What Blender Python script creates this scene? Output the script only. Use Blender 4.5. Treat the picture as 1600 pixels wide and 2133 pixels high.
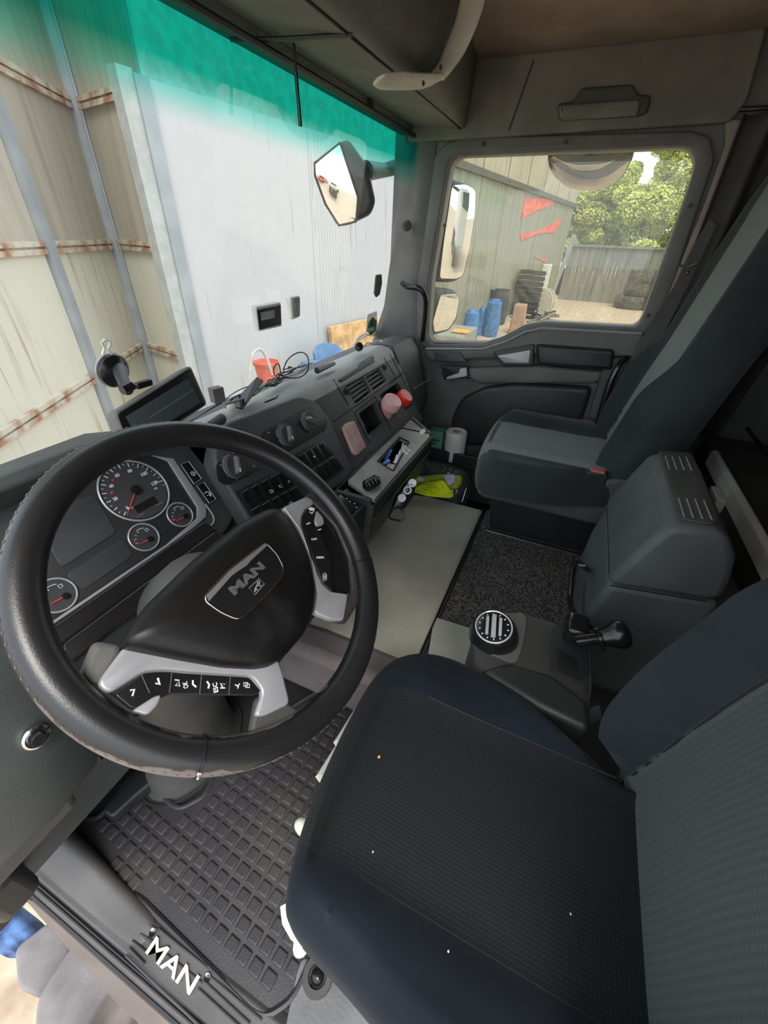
import bpy, bmesh, math, random
from mathutils import Vector, Matrix, noise
from math import sin, cos, pi, radians
random.seed(4)
for o in list(bpy.data.objects): bpy.data.objects.remove(o)
SC = bpy.context.scene; COL = SC.collection

# ---------------------------------------------------------------- camera, sky, sun, exposure
CAM = Vector((0, 0, 1.2)); F = 839.5
R = Matrix(((0.4073, 0.5038, -0.7617), (-0.9127, 0.2542, -0.3199), (0.0325, 0.8255, 0.5634)))
q = R.to_quaternion(); q.normalize(); R = q.to_matrix()
cd = bpy.data.cameras.new('camera'); cam = bpy.data.objects.new('camera', cd); COL.objects.link(cam)
cam.matrix_world = Matrix.Translation(CAM) @ R.to_4x4()
cd.sensor_fit = 'HORIZONTAL'; cd.sensor_width = 36; cd.lens = 36 * F / 1600; cd.clip_start = .01; cd.clip_end = 300
SC.camera = cam
SC.view_settings.view_transform = 'Standard'; SC.view_settings.look = 'None'
SC.view_settings.gamma = 1; SC.view_settings.use_curve_mapping = False
SC.view_settings.exposure = 0.95

W = bpy.data.worlds.new('sky'); SC.world = W; W.use_nodes = True
nt = W.node_tree; nt.nodes.clear()
tc = nt.nodes.new('ShaderNodeTexCoord'); nz = nt.nodes.new('ShaderNodeTexNoise'); nz.inputs['Scale'].default_value = 3; nz.inputs['Detail'].default_value = 6
mp = nt.nodes.new('ShaderNodeMapping'); mp.inputs['Scale'].default_value = (1, 1, 2.5)
rp = nt.nodes.new('ShaderNodeValToRGB'); rp.color_ramp.elements[0].position = .38; rp.color_ramp.elements[0].color = (.66, .80, 1, 1)
rp.color_ramp.elements[1].position = .6; rp.color_ramp.elements[1].color = (1, 1, 1, 1)
bg = nt.nodes.new('ShaderNodeBackground'); bg.inputs['Strength'].default_value = 1.3; wo = nt.nodes.new('ShaderNodeOutputWorld')
nt.links.new(tc.outputs['Generated'], mp.inputs['Vector']); nt.links.new(mp.outputs[0], nz.inputs['Vector'])
nt.links.new(nz.outputs['Fac'], rp.inputs[0]); nt.links.new(rp.outputs[0], bg.inputs['Color']); nt.links.new(bg.outputs[0], wo.inputs['Surface'])
sl = bpy.data.lights.new('sun', 'SUN'); sl.energy = 1.6; sl.angle = radians(25); sl.color = (1, .95, .86)
so = bpy.data.objects.new('sun', sl); COL.objects.link(so)
so.rotation_euler = Vector((.55, .35, -1.0)).to_track_quat('-Z', 'Y').to_euler()

# ---------------------------------------------------------------- helpers
def ray(px, py): return R @ Vector((px - 800, 1066.5 - py, -F))
def at(px, py, ax, val):                       # where the sight line meets the real plane X/Y/Z = val
    d = ray(px, py); i = 'XYZ'.index(ax); return CAM + d * ((val - CAM[i]) / d[i])
class Frame:                                   # a real plane in the cab with its own axes
    def __init__(s, p, n, u=(1, 0, 0)):
        s.p = Vector(p); s.n = Vector(n).normalized(); s.u = (Vector(u) - Vector(u).dot(s.n) * s.n).normalized(); s.v = s.n.cross(s.u)
    def uv(s, px, py, h=0):
        p0 = s.p + s.n * h; d = ray(px, py); q = CAM + d * ((p0 - CAM).dot(s.n) / d.dot(s.n)) - p0
        return (q.dot(s.u), q.dot(s.v))
    def w(s, u, v, h=0): return s.p + s.u * u + s.v * v + s.n * h
    def m(s): return Matrix.Translation(s.p) @ Matrix((s.u, s.v, s.n)).transposed().to_4x4()

def mat(name, col, rough=.5, metal=0, mott=.12, mscale=8, bump=0, bscale=200, col2=None, spec=.5, coat=0, emit=None, alpha=None, sheen=0, stops=(.4, .62)):
    m = bpy.data.materials.new(name); m.use_nodes = True; t = m.node_tree; b = t.nodes['Principled BSDF']
    b.inputs['Roughness'].default_value = rough; b.inputs['Metallic'].default_value = metal
    b.inputs['Specular IOR Level'].default_value = spec; b.inputs['Coat Weight'].default_value = coat; b.inputs['Sheen Weight'].default_value = sheen
    c = t.nodes.new('ShaderNodeTexCoord'); n = t.nodes.new('ShaderNodeTexNoise'); n.inputs['Scale'].default_value = mscale; n.inputs['Detail'].default_value = 5
    t.links.new(c.outputs['Object'], n.inputs['Vector'])
    r = t.nodes.new('ShaderNodeValToRGB'); t.links.new(n.outputs['Fac'], r.inputs[0])
    c2 = col2 if col2 else tuple(min(1, x * (1 + mott)) for x in col); c1 = col if col2 else tuple(x * (1 - mott) for x in col)
    r.color_ramp.elements[0].position = stops[0]; r.color_ramp.elements[1].position = stops[1]
    r.color_ramp.elements[0].color = (*c1, 1); r.color_ramp.elements[1].color = (*c2, 1)
    t.links.new(r.outputs[0], b.inputs['Base Color'])
    if bump:
        n2 = t.nodes.new('ShaderNodeTexNoise'); n2.inputs['Scale'].default_value = bscale; n2.inputs['Detail'].default_value = 3
        t.links.new(c.outputs['Object'], n2.inputs['Vector'])
        bp = t.nodes.new('ShaderNodeBump'); bp.inputs['Strength'].default_value = bump; bp.inputs['Distance'].default_value = .002
        t.links.new(n2.outputs['Fac'], bp.inputs['Height']); t.links.new(bp.outputs[0], b.inputs['Normal'])
    if emit: b.inputs['Emission Color'].default_value = (*emit, 1); b.inputs['Emission Strength'].default_value = 1
    if alpha is not None: b.inputs['Alpha'].default_value = alpha
    return m
def wavebump(m, scale, strength, axis='X', rot=(0, 0, 0), dist=.002):
    t = m.node_tree; b = t.nodes['Principled BSDF']; c = t.nodes.new('ShaderNodeTexCoord'); mpn = t.nodes.new('ShaderNodeMapping'); mpn.inputs['Rotation'].default_value = rot
    w = t.nodes.new('ShaderNodeTexWave'); w.bands_direction = axis; w.inputs['Scale'].default_value = scale
    t.links.new(c.outputs['Object'], mpn.inputs[0]); t.links.new(mpn.outputs[0], w.inputs['Vector'])
    bp = t.nodes.new('ShaderNodeBump'); bp.inputs['Strength'].default_value = strength; bp.inputs['Distance'].default_value = dist
    t.links.new(w.outputs['Fac'], bp.inputs['Height'])
    if b.inputs['Normal'].links: t.links.new(b.inputs['Normal'].links[0].from_socket, bp.inputs['Normal'])
    t.links.new(bp.outputs[0], b.inputs['Normal']); return m

def glassmat(name, tint=(.93, .96, .94), gloss=.06, haze=.05, shade=False, hazecol=(.8, .82, .8), refl=.3):
    m = bpy.data.materials.new(name); m.use_nodes = True; t = m.node_tree; t.nodes.clear()
    o = t.nodes.new('ShaderNodeOutputMaterial'); tr = t.nodes.new('ShaderNodeBsdfTransparent'); tr.inputs[0].default_value = (*tint, 1)
    g = t.nodes.new('ShaderNodeBsdfGlossy'); g.inputs['Roughness'].default_value = .02; d = t.nodes.new('ShaderNodeBsdfDiffuse'); d.inputs[0].default_value = (*hazecol, 1)
    lw = t.nodes.new('ShaderNodeLayerWeight'); lw.inputs[0].default_value = .25
    mu = t.nodes.new('ShaderNodeMath'); mu.operation = 'MULTIPLY_ADD'; mu.inputs[1].default_value = refl; mu.inputs[2].default_value = gloss * .5
    t.links.new(lw.outputs['Fresnel'], mu.inputs[0])
    m1 = t.nodes.new('ShaderNodeMixShader'); m2 = t.nodes.new('ShaderNodeMixShader')
    c = t.nodes.new('ShaderNodeTexCoord'); n = t.nodes.new('ShaderNodeTexNoise'); n.inputs['Scale'].default_value = 14; n.inputs['Detail'].default_value = 8
    t.links.new(c.outputs['Object'], n.inputs['Vector']); hm = t.nodes.new('ShaderNodeMath'); hm.operation = 'MULTIPLY'; hm.inputs[1].default_value = haze * 2
    t.links.new(n.outputs['Fac'], hm.inputs[0]); t.links.new(hm.outputs[0], m1.inputs[0]); t.links.new(tr.outputs[0], m1.inputs[1]); t.links.new(d.outputs[0], m1.inputs[2])
    t.links.new(mu.outputs[0], m2.inputs[0]); t.links.new(m1.outputs[0], m2.inputs[1]); t.links.new(g.outputs[0], m2.inputs[2]); t.links.new(m2.outputs[0], o.inputs[0])
    if shade:                                   # the tinted sun band along the top of the glass
        sp = t.nodes.new('ShaderNodeSeparateXYZ'); t.links.new(c.outputs['Generated'], sp.inputs[0])
        r = t.nodes.new('ShaderNodeValToRGB'); e = r.color_ramp.elements
        e[0].position = .80; e[0].color = (*tint, 1); e[1].position = .895; e[1].color = (.0, .50, .37, 1)
        e2 = e.new(.85); e2.color = (.28, .80, .70, 1)
        t.links.new(sp.outputs['Z'], r.inputs[0]); t.links.new(r.outputs[0], tr.inputs[0])
    return m

class MB:
    def __init__(s): s.b = bmesh.new()
    def box(s, c, size, rot=None, taper=1):
        g = bmesh.ops.create_cube(s.b, size=1)['verts']
        for v in g:
            k = taper if v.co.z > 0 else 1
            p = Vector((v.co.x * size[0] * k, v.co.y * size[1] * k, v.co.z * size[2])); v.co = (rot @ p if rot else p) + Vector(c)
        return s
    def cyl(s, a, b_, r1, r2=None, seg=24, caps=True):
        a = Vector(a); b_ = Vector(b_); r2 = r1 if r2 is None else r2; d = b_ - a
        m = Matrix.Translation((a + b_) / 2) @ d.to_track_quat('Z', 'Y').to_matrix().to_4x4()
        bmesh.ops.create_cone(s.b, cap_ends=caps, segments=seg, radius1=r1, radius2=r2, depth=d.length, matrix=m); return s
    def sph(s, c, r, sx=1, sy=1, sz=1, seg=16):
        bmesh.ops.create_uvsphere(s.b, u_segments=seg, v_segments=seg // 2 + 2, radius=r, matrix=Matrix.Translation(c) @ Matrix.Diagonal((sx, sy, sz, 1))); return s
    def lathe(s, a, d, prof, seg=32, cap=True):   # prof [(r, h)] about axis from a along d
        a = Vector(a); qz = Vector(d).normalized().to_track_quat('Z', 'Y').to_matrix(); rings = []
        for r, h in prof:
            rings.append([s.b.verts.new(a + qz @ Vector((r * cos(2 * pi * i / seg), r * sin(2 * pi * i / seg), h))) for i in range(seg)])
        for A, B in zip(rings, rings[1:]):
            for i in range(seg): s.b.faces.new((A[i], A[(i + 1) % seg], B[(i + 1) % seg], B[i]))
        if cap:
            s.b.faces.new(rings[0][::-1]); s.b.faces.new(rings[-1])
        return s
    def tube(s, pts, r, seg=10, closed=False, flat=None):
        pts = [Vector(p) for p in pts]; n = len(pts); rings = []; pu = None
        for i, p in enumerate(pts):
            t = (pts[(i + 1) % n] - pts[i - 1]) if closed else (pts[min(i + 1, n - 1)] - pts[max(i - 1, 0)])
            t.normalize()
            if pu is None: pu = t.orthogonal().normalized() if flat is None else (Vector(flat) - Vector(flat).dot(t) * t).normalized()
            if flat is not None: pu = Vector(flat)
            pu = (pu - pu.dot(t) * t).normalized(); w = t.cross(pu)
            rr = r[i] if isinstance(r, (list, tuple)) and len(r) == n else r
            ra, rb = (rr, rr) if not isinstance(rr, (list, tuple)) else rr
            rings.append([s.b.verts.new(p + pu * ra * cos(2 * pi * k / seg) + w * rb * sin(2 * pi * k / seg)) for k in range(seg)])
        for i in range(n if closed else n - 1):
            A, B = rings[i], rings[(i + 1) % n]
            for k in range(seg): s.b.faces.new((A[k], A[(k + 1) % seg], B[(k + 1) % seg], B[k]))
        if not closed: s.b.faces.new(rings[0][::-1]); s.b.faces.new(rings[-1])
        return s
    def loft(s, secs, cap=True, closed=True):
        rings = [[s.b.verts.new(p) for p in sec] for sec in secs]; n = len(rings[0])
        for A, B in zip(rings, rings[1:]):
            for k in range(n if closed else n - 1): s.b.faces.new((A[k], A[(k + 1) % n], B[(k + 1) % n], B[k]))
        if cap: s.b.faces.new(rings[0][::-1]); s.b.faces.new(rings[-1])
        return s
    def extr(s, prof, x0, x1):                    # profile [(y, z)] swept along the cab's width
        return s.loft([[(x0, y, z) for y, z in prof], [(x1, y, z) for y, z in prof]])
    def grid(s, f, nu, nv, closedu=False):
        V = [[s.b.verts.new(f(i / nu, j / nv)) for j in range(nv + 1)] for i in range(nu + (0 if closedu else 1))]; L = len(V)
        for i in range(nu):
            for j in range(nv): s.b.faces.new((V[i][j], V[(i + 1) % L][j], V[(i + 1) % L][j + 1], V[i][j + 1]))
        return s
    def plate(s, fr, loops, h0, h1, bev=0):       # filled outline (first) with holes, thickness h0..h1 along the plane's normal
        cu = bpy.data.curves.new('c', 'CURVE'); cu.dimensions = '2D'; cu.fill_mode = 'BOTH'; cu.extrude = max(1e-5, (h1 - h0) / 2 - bev)
        cu.bevel_depth = bev; cu.bevel_resolution = 2; cu.offset = -bev
        for lp in loops:
            sp = cu.splines.new('POLY'); sp.points.add(len(lp) - 1); sp.use_cyclic_u = True
            for i, (u, v) in enumerate(lp): sp.points[i].co = (u, v, 0, 1)
        _addcurve(s, cu, fr.m() @ Matrix.Translation((0, 0, (h0 + h1) / 2))); return s
    def trace(s, fr, px, h0, h1, bev=0, holes=(), rnd=0):
        f = lambda L: rounded([fr.uv(x, y, h1) for x, y in L], rnd)
        return s.plate(fr, [f(px)] + [f(hh) for hh in holes], h0, h1, bev)
    def text(s, fr, st, pa, pb, h, thick=.0006, bold=.0, tall=None):  # baseline from pixel pa to pb on the plane
        a = Vector(fr.uv(*pa, h)); b_ = Vector(fr.uv(*pb, h)); s.textuv(fr, st, a, b_, h, thick, bold, tall); return s
    def textuv(s, fr, st, a, b_, h, thick=.0006, bold=0, tall=None):
        a = Vector(a); b_ = Vector(b_)
        cu = bpy.data.curves.new('t', 'FONT'); cu.body = st; cu.size = 1; cu.extrude = 0; cu.offset = bold; cu.resolution_u = 3
        o = bpy.data.objects.new('t', cu); COL.objects.link(o); bpy.context.view_layer.update()
        xs = [c[0] for c in o.bound_box]; ys = [c[1] for c in o.bound_box]; wd = max(xs) - min(xs); hh = max(ys) - min(ys)
        bpy.data.objects.remove(o); L = (b_ - a).length; k = L / wd; ky = k if tall is None else tall / hh
        ang = math.atan2((b_ - a).y, (b_ - a).x); cu.extrude = thick / 2 / k
        m = fr.m() @ Matrix.Translation((a.x, a.y, h + thick / 2)) @ Matrix.Rotation(ang, 4, 'Z') @ Matrix.Diagonal((k, ky, k, 1)) @ Matrix.Translation((-min(xs), -min(ys), 0))
        _addcurve(s, cu, m)
def _addcurve(s, cu, m):
    o = bpy.data.objects.new('tmp', cu); COL.objects.link(o); dg = bpy.context.evaluated_depsgraph_get(); dg.update()
    me = bpy.data.meshes.new_from_object(o.evaluated_get(dg)); me.transform(m)
    if m.determinant() < 0: me.flip_normals()
    s.b.from_mesh(me); bpy.data.objects.remove(o); bpy.data.meshes.remove(me); bpy.data.curves.remove(cu)
def rounded(L, r):
    if not r: return L
    out = []; n = len(L)
    for i in range(n):
        p = Vector(L[i]); a = Vector(L[i - 1]) - p; b_ = Vector(L[(i + 1) % n]) - p; k = min(r, a.length * .45, b_.length * .45)
        A = p + a.normalized() * k; B = p + b_.normalized() * k
        for j in range(5):
            t = j / 4; out.append(tuple(A * (1 - t) ** 2 + p * 2 * t * (1 - t) + B * t * t))
    return out
def build(mb, name, m, parent=None, bev=0, smooth=True, sub=0, ang=40, solid=0):
    b = mb.b if isinstance(mb, MB) else mb
    bmesh.ops.remove_doubles(b, verts=b.verts, dist=1e-6); bmesh.ops.recalc_face_normals(b, faces=b.faces)
    me = bpy.data.meshes.new(name); b.to_mesh(me); b.free()
    c = sum((v.co for v in me.vertices), Vector()) / max(1, len(me.vertices)); me.transform(Matrix.Translation(-c))
    for mm in (m if isinstance(m, (list, tuple)) else [m]): me.materials.append(mm)
    o = bpy.data.objects.new(name, me); COL.objects.link(o); o.location = c
    if parent is not None:
        o.parent = parent; o.matrix_parent_inverse = wm(parent).inverted()
    if smooth:
        for p in me.polygons: p.use_smooth = True
    if solid: d = o.modifiers.new('thick', 'SOLIDIFY'); d.thickness = solid; d.offset = 0
    if bev: d = o.modifiers.new('bevel', 'BEVEL'); d.width = bev; d.segments = 3; d.limit_method = 'ANGLE'; d.angle_limit = radians(35)
    if sub: d = o.modifiers.new('sub', 'SUBSURF'); d.levels = sub; d.render_levels = sub
    elif smooth:
        try: me.set_sharp_from_angle(angle=radians(ang))
        except Exception: pass
    return o
def wm(o):
    m = Matrix.Translation(o.location) @ o.rotation_euler.to_matrix().to_4x4()
    return (wm(o.parent) @ o.matrix_parent_inverse @ m) if o.parent else m
def tag(o, label, cat, group=None, kind=None):
    if label: o['label'] = label
    if cat: o['category'] = cat
    if group: o['group'] = group
    if kind: o['kind'] = kind
    return o
def thing(name, loc, label, cat, group=None, kind=None):
    o = bpy.data.objects.new(name, None); COL.objects.link(o); o.location = loc; o.empty_display_size = .05; return tag(o, label, cat, group, kind)
def struct(o, label=None): o['kind'] = 'structure'; 
def copy_tree(o, loc, label=None, rz=None, parent=None):
    c = o.copy(); COL.objects.link(c)
    if parent is None: c.location = loc
    else: c.parent = parent
    if rz is not None: c.rotation_euler.z = rz
    if label: c['label'] = label
    for ch in list(o.children): copy_tree(ch, None, parent=c)
    return c
def chaikin(P, n=2, closed=False):
    P = [Vector(p) for p in P]
    for _ in range(n):
        Q = [] if closed else [P[0]]
        for i in range(len(P) if closed else len(P) - 1):
            a, b_ = P[i], P[(i + 1) % len(P)]; Q += [a * .75 + b_ * .25, a * .25 + b_ * .75]
        P = Q if closed else Q + [P[-1]]
    return P
def pxline(pts, ax, val): return [at(x, y, ax, val) for x, y in pts]

# ---------------------------------------------------------------- materials
M = {}
M['plastic'] = mat('dark_grey_plastic', (.066, .066, .062), .55, bump=.25, bscale=500)
M['plastic_d'] = mat('black_plastic', (.022, .023, .024), .45, bump=.2, bscale=500)
M['plastic_b'] = mat('glossy_black_plastic', (.012, .012, .013), .22)
M['plastic_g'] = mat('mid_grey_plastic', (.135, .134, .124), .6, bump=.3, bscale=500)
M['boxgrey'] = mat('slate_grey_plastic', (.105, .118, .122), .6, bump=.3, bscale=600)
M['headgrey'] = mat('roof_lining_grey', (.17, .162, .138), .8, bump=.3, bscale=300)
M['headbrown'] = mat('brownish_roof_cloth', (.30, .225, .165), .95, bump=.3, bscale=300)
M['white'] = mat('worn_white_paint', (.62, .62, .57), .5)
M['dashtop'] = mat('dash_top_grey', (.36, .37, .345), .5, bump=.3, bscale=400, spec=.6)  # sky reflection on the dash top put into this lighter grey
M['silver'] = mat('silver_paint', (.42, .42, .44), .38, .35, mott=.05)
M['chrome'] = mat('chrome', (.75, .75, .75), .15, 1)
M['steel'] = mat('dark_steel', (.2, .2, .2), .35, 1)
M['leather'] = mat('worn_black_leather', (.015, .015, .016), .33, bump=.10, bscale=500, spec=.6)
M['leather_in'] = mat('brown_black_leather', (.045, .04, .038), .38, bump=.3, bscale=350)
M['pad'] = mat('hub_pad_black', (.006, .0055, .0055), .42, bump=.08, bscale=600, spec=.35, col2=(.03, .028, .031), stops=(.60, .75), mscale=5)
M['mark'] = mat('white_marking', (.75, .75, .75), .6)
M['markd'] = mat('grey_marking', (.3, .3, .3), .6)
M['red'] = mat('red_plastic', (.8, .03, .02), .35)
M['needle'] = mat('red_needle', (.75, .05, .05), .4)
M['redsoft'] = mat('worn_red_button', (.62, .17, .14), .5)
M['dial'] = mat('dial_face', (.045, .047, .052), .5)
M['screen'] = mat('screen_glass', (.07, .085, .09), .12, mott=.03)
M['lcd'] = mat('dark_lcd', (.015, .013, .012), .2)
M['vinyl'] = mat('grey_beige_vinyl', (.52, .505, .42), .7, mott=.10, bump=.4, bscale=250, mscale=5)
M['carpet'] = mat('charcoal_carpet', (.03, .027, .025), .95, bump=1, bscale=260, col2=(.22, .20, .185), mscale=170, stops=(.42, .66))
M['rubber'] = mat('black_rubber_mat', (.034, .032, .036), .5, bump=.3, bscale=300, col2=(.07, .063, .055), stops=(.5, .7), mscale=3)
M['rubber_r'] = mat('worn_rubber_ridge', (.075, .07, .074), .5)
M['sill'] = mat('sill_plastic', (.085, .082, .082), .5, bump=.2, bscale=300)
M['steptop'] = mat('dusty_step_plastic', (.2, .185, .185), .75, mott=.35, mscale=6, bump=.3)
M['fabric'] = mat('seat_side_velour', (.0115, .015, .020), .95, sheen=.06, bump=.3, bscale=700, mscale=4, mott=.2)
M['fabric_p'] = mat('seat_side_velour_grey', (.040, .050, .052), .95, sheen=.3, bump=.3, bscale=700, mscale=4, mott=.2)
M['weave'] = wavebump(wavebump(mat('seat_centre_weave', (.025, .032, .034), .95, sheen=.25, mscale=4, mott=.25), 95, .8, 'X'), 95, .8, 'Y')
M['weave_p'] = wavebump(wavebump(mat('seat_centre_weave_light', (.10, .125, .12), .95, sheen=.25, mscale=4), 95, .8, 'X'), 95, .8, 'Y')
M['weave_b'] = wavebump(mat('backrest_ribbed_weave', (.068, .086, .082), .95, sheen=.3, mscale=4), 70, .7, 'Z')  # lighter weave colour holds the light from the doorway
M['belt'] = wavebump(mat('belt_webbing', (.075, .072, .068), .8), 160, .5, 'X')
M['curtain'] = mat('olive_black_curtain', (.06, .057, .05), .95, bump=.3, bscale=300)
M['black'] = mat('matt_black', (.006, .006, .006), .7)
M['glass_w'] = glassmat('windscreen_glass', shade=True, haze=.05, gloss=.02, refl=.06)  # haze mixes dust and pale reflections into the pane's colour
M['glass_s'] = glassmat('side_glass', tint=(.90, .90, .84), haze=.11, gloss=.06, refl=.2, hazecol=(.75, .76, .68))  # hazy reflection and dust put into the pane as pale diffuse
M['mirror'] = mat('mirror_glass', (.85, .87, .86), .02, 1, mott=.01)
M['paper'] = mat('white_paper', (.75, .73, .72), .8, bump=.3, bscale=60)
M['pink'] = mat('pink_liquid_plastic', (.72, .3, .29), .35)
M['pinkcap'] = mat('pale_pink_cap', (.78, .42, .42), .45)
M['clear'] = glassmat('clear_plastic', tint=(.85, .87, .86), haze=.12, gloss=.35)
M['water'] = glassmat('water_bottle_plastic', tint=(.80, .84, .84), haze=.16, gloss=.3, hazecol=(.5, .52, .52))
M['hivis'] = mat('hi_vis_yellow', (.72, .85, .01), .7, bump=.4, bscale=300, mott=.2)
M['reflect'] = mat('silver_reflective_strip', (.6, .58, .7), .4)
M['green'] = mat('pale_green_box', (.14, .42, .27), .6)
M['teal'] = mat('teal_plastic', (.02, .2, .25), .5)
M['blue'] = mat('blue_pen', (.1, .22, .6), .4)
M['cream'] = mat('cream_plastic', (.75, .76, .64), .5)
M['ground'] = mat('dusty_concrete', (.30, .225, .155), .95, col2=(.60, .48, .35), mscale=7, bump=.8, bscale=40, stops=(.3, .7))
M['post'] = mat('galvanised_post', (.27, .30, .32), .55, 0, mott=.10, mscale=3)
M['rust'] = mat('rusty_rail', (.5, .46, .38), .8, col2=(.30, .15, .085), mscale=5, stops=(.4, .62))
M['blackgap'] = mat('dark_gap', (.03, .035, .04), .8)
def panel_mat(name, c1, c2, seam=None, streak=.5, wave=0):
    m = bpy.data.materials.new(name); m.use_nodes = True; t = m.node_tree; b = t.nodes['Principled BSDF']; b.inputs['Roughness'].default_value = .75
    c = t.nodes.new('ShaderNodeTexCoord'); mpn = t.nodes.new('ShaderNodeMapping'); mpn.inputs['Scale'].default_value = (3.5, 3.5, .22)
    n = t.nodes.new('ShaderNodeTexNoise'); n.inputs['Scale'].default_value = 2.2; n.inputs['Detail'].default_value = 7; n.inputs['Roughness'].default_value = .65
    t.links.new(c.outputs['Object'], mpn.inputs[0]); t.links.new(mpn.outputs[0], n.inputs['Vector'])
    r = t.nodes.new('ShaderNodeValToRGB'); e = r.color_ramp.elements; e[0].position = .3; e[0].color = (*c2, 1); e[1].position = .3 + streak * .4; e[1].color = (*c1, 1)
    t.links.new(n.outputs['Fac'], r.inputs[0]); t.links.new(r.outputs[0], b.inputs['Base Color'])
    if wave: wavebump(m, wave, .6, 'X', dist=.01)
    return m
M['wall'] = panel_mat('white_corrugated_sheet', (.43, .44, .45), (.27, .265, .24), streak=.28)
M['wallc'] = panel_mat('stained_cream_sheet', (.56, .545, .46), (.36, .31, .20), streak=.35)
M['frost'] = panel_mat('dirty_translucent_sheet', (.40, .365, .30), (.31, .285, .24), streak=.6)
M['concwall'] = panel_mat('grey_green_board', (.27, .27, .2), (.15, .15, .11), streak=.6)
M['fence'] = panel_mat('weathered_grey_board', (.22, .22, .18), (.10, .10, .08), streak=.6)
M['fadedred'] = mat('faded_red', (.65, .14, .09), .7, mott=.3)
M['leaf'] = mat('yellowish_leaves', (.20, .25, .04), .6, col2=(.55, .55, .15), mscale=2.5, stops=(.35, .65))  # the leaves' own colour, mottled from green to yellow
M['leaf2'] = mat('light_leaves', (.38, .46, .08), .6, col2=(.72, .78, .24), mscale=2.5, stops=(.35, .65))
M['bark'] = mat('bark', (.08, .06, .045), .9)
M['tyre'] = mat('dusty_tyre', (.12, .11, .095), .85, mott=.3)
M['crate'] = mat('black_crate', (.03, .032, .032), .6)
M['bluebag'] = mat('blue_plastic_bag', (.05, .16, .38), .5, mott=.3, mscale=12, bump=.5, bscale=20)
M['bluechair'] = mat('blue_chair', (.10, .20, .34), .6)
M['redbucket'] = mat('red_bucket', (.55, .12, .08), .5)
M['wood'] = mat('plywood', (.50, .31, .14), .8, mott=.25, mscale=6)
M['orange'] = mat('orange_card', (.8, .4, .08), .7)

# ================================================================ SETTING OUTSIDE
GZ = -1.1
b = MB(); b.grid(lambda u, v: (-60 + 110 * u, -60 + 90 * v, GZ), 55, 45); g = build(b, 'floor', M['ground']); struct(g); g.name = 'floor'
dW = Vector((.988, -.153, 0)).normalized(); nW = Vector((-.153, -.988, 0)).normalized()
P0 = Vector((4.21, 4.5, 0))
WF = Frame(P0, nW, dW)                          # white shed wall ahead; u runs away to the right
L = (Vector((23.9, 1.45, 0)) - P0).length
b = MB(); b.box(WF.w(3.4, (GZ + 2.45) / 2 * 1, -.04) * 1, (6.8, .08, 2.45 - GZ), Matrix((dW, -nW, Vector((0, 0, 1)))).transposed())
def wbox(u0, u1, z0, z1, h0, h1): 
    mb = MB(); mb.box(P0 + dW * (u0 + u1) / 2 + nW * (h0 + h1) / 2 + Vector((0, 0, (z0 + z1) / 2)), (u1 - u0, h1 - h0, z1 - z0), Matrix((dW, nW, Vector((0, 0, 1)))).transposed()); return mb
b.b.free(); b = wbox(0, 6.6, GZ, 2.42, -.08, 0)
for u in (2.35, 6.0):
    q_ = wbox(u, u + .012, GZ, 2.4, 0, .012); me = bpy.data.meshes.new('x'); q_.b.to_mesh(me); b.b.from_mesh(me); q_.b.free()
for k in range(60):
    u = 2.5 + k * .07
    q_ = wbox(u, u + .03, GZ, 2.4, 0, .006); me = bpy.data.meshes.new('x'); q_.b.to_mesh(me); b.b.from_mesh(me); q_.b.free()
tag(build(b, 'metal_sheet_wall', M['wall'], smooth=False), 'white upright sheet-metal shed wall ahead of the windscreen, streaked with dirt', 'wall')
b = wbox(0, 6.6, 2.42, 3.3, -.12, -.04)
tag(build(b, 'upper_wall_panel', mat('grey_upper_sheet', (.30, .36, .34), .7), smooth=False), 'grey upper sheet above the white shed wall, behind the green tint band', 'wall')
b = wbox(6.6, L, GZ, 2.55, -.08, 0)
for k in range(7):
    u = 7 + k * 1.9; q_ = wbox(u, u + .02, GZ, 4, 0, .015); me = bpy.data.meshes.new('x'); q_.b.to_mesh(me); b.b.from_mesh(me); q_.b.free()
tag(build(b, 'board_wall', M['concwall'], smooth=False), 'grey-green board wall seen through the passenger window', 'wall')
up = thing('wall_fascia', P0 + dW * 10, 'pale upper fascia and dark rail above the grey-green board wall', 'wall')
build(wbox(6.6, L + .1, 2.66, 4.6, -.10, -.01), 'fascia_sheet', panel_mat('tan_fascia', (.42, .39, .29), (.24, .22, .16)), up, smooth=False)
build(wbox(6.6, L + .1, 2.54, 2.68, -.03, .07), 'rail', mat('dark_rail', (.11, .11, .09), .8), up, smooth=False)
# flat red shapes laid on the far end of the board wall
for lab, pts in (('upper broken red stripe on the board wall', [(1095, 413), (1166, 413), (1148, 428), (1115, 440), (1086, 457), (1092, 425)]),
                 ('lower pointed red stripe on the board wall', [(1085, 487), (1125, 480), (1170, 455), (1165, 470), (1155, 484), (1120, 487), (1085, 502)]),
                 ('small red flash low on the board wall', [(1112, 535), (1142, 540), (1138, 547)])):
    mb = MB().trace(WF, pts, .0, .02); tag(build(mb, 'red_stripe', M['fadedred'], smooth=False), lab, 'painted stripe')
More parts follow.
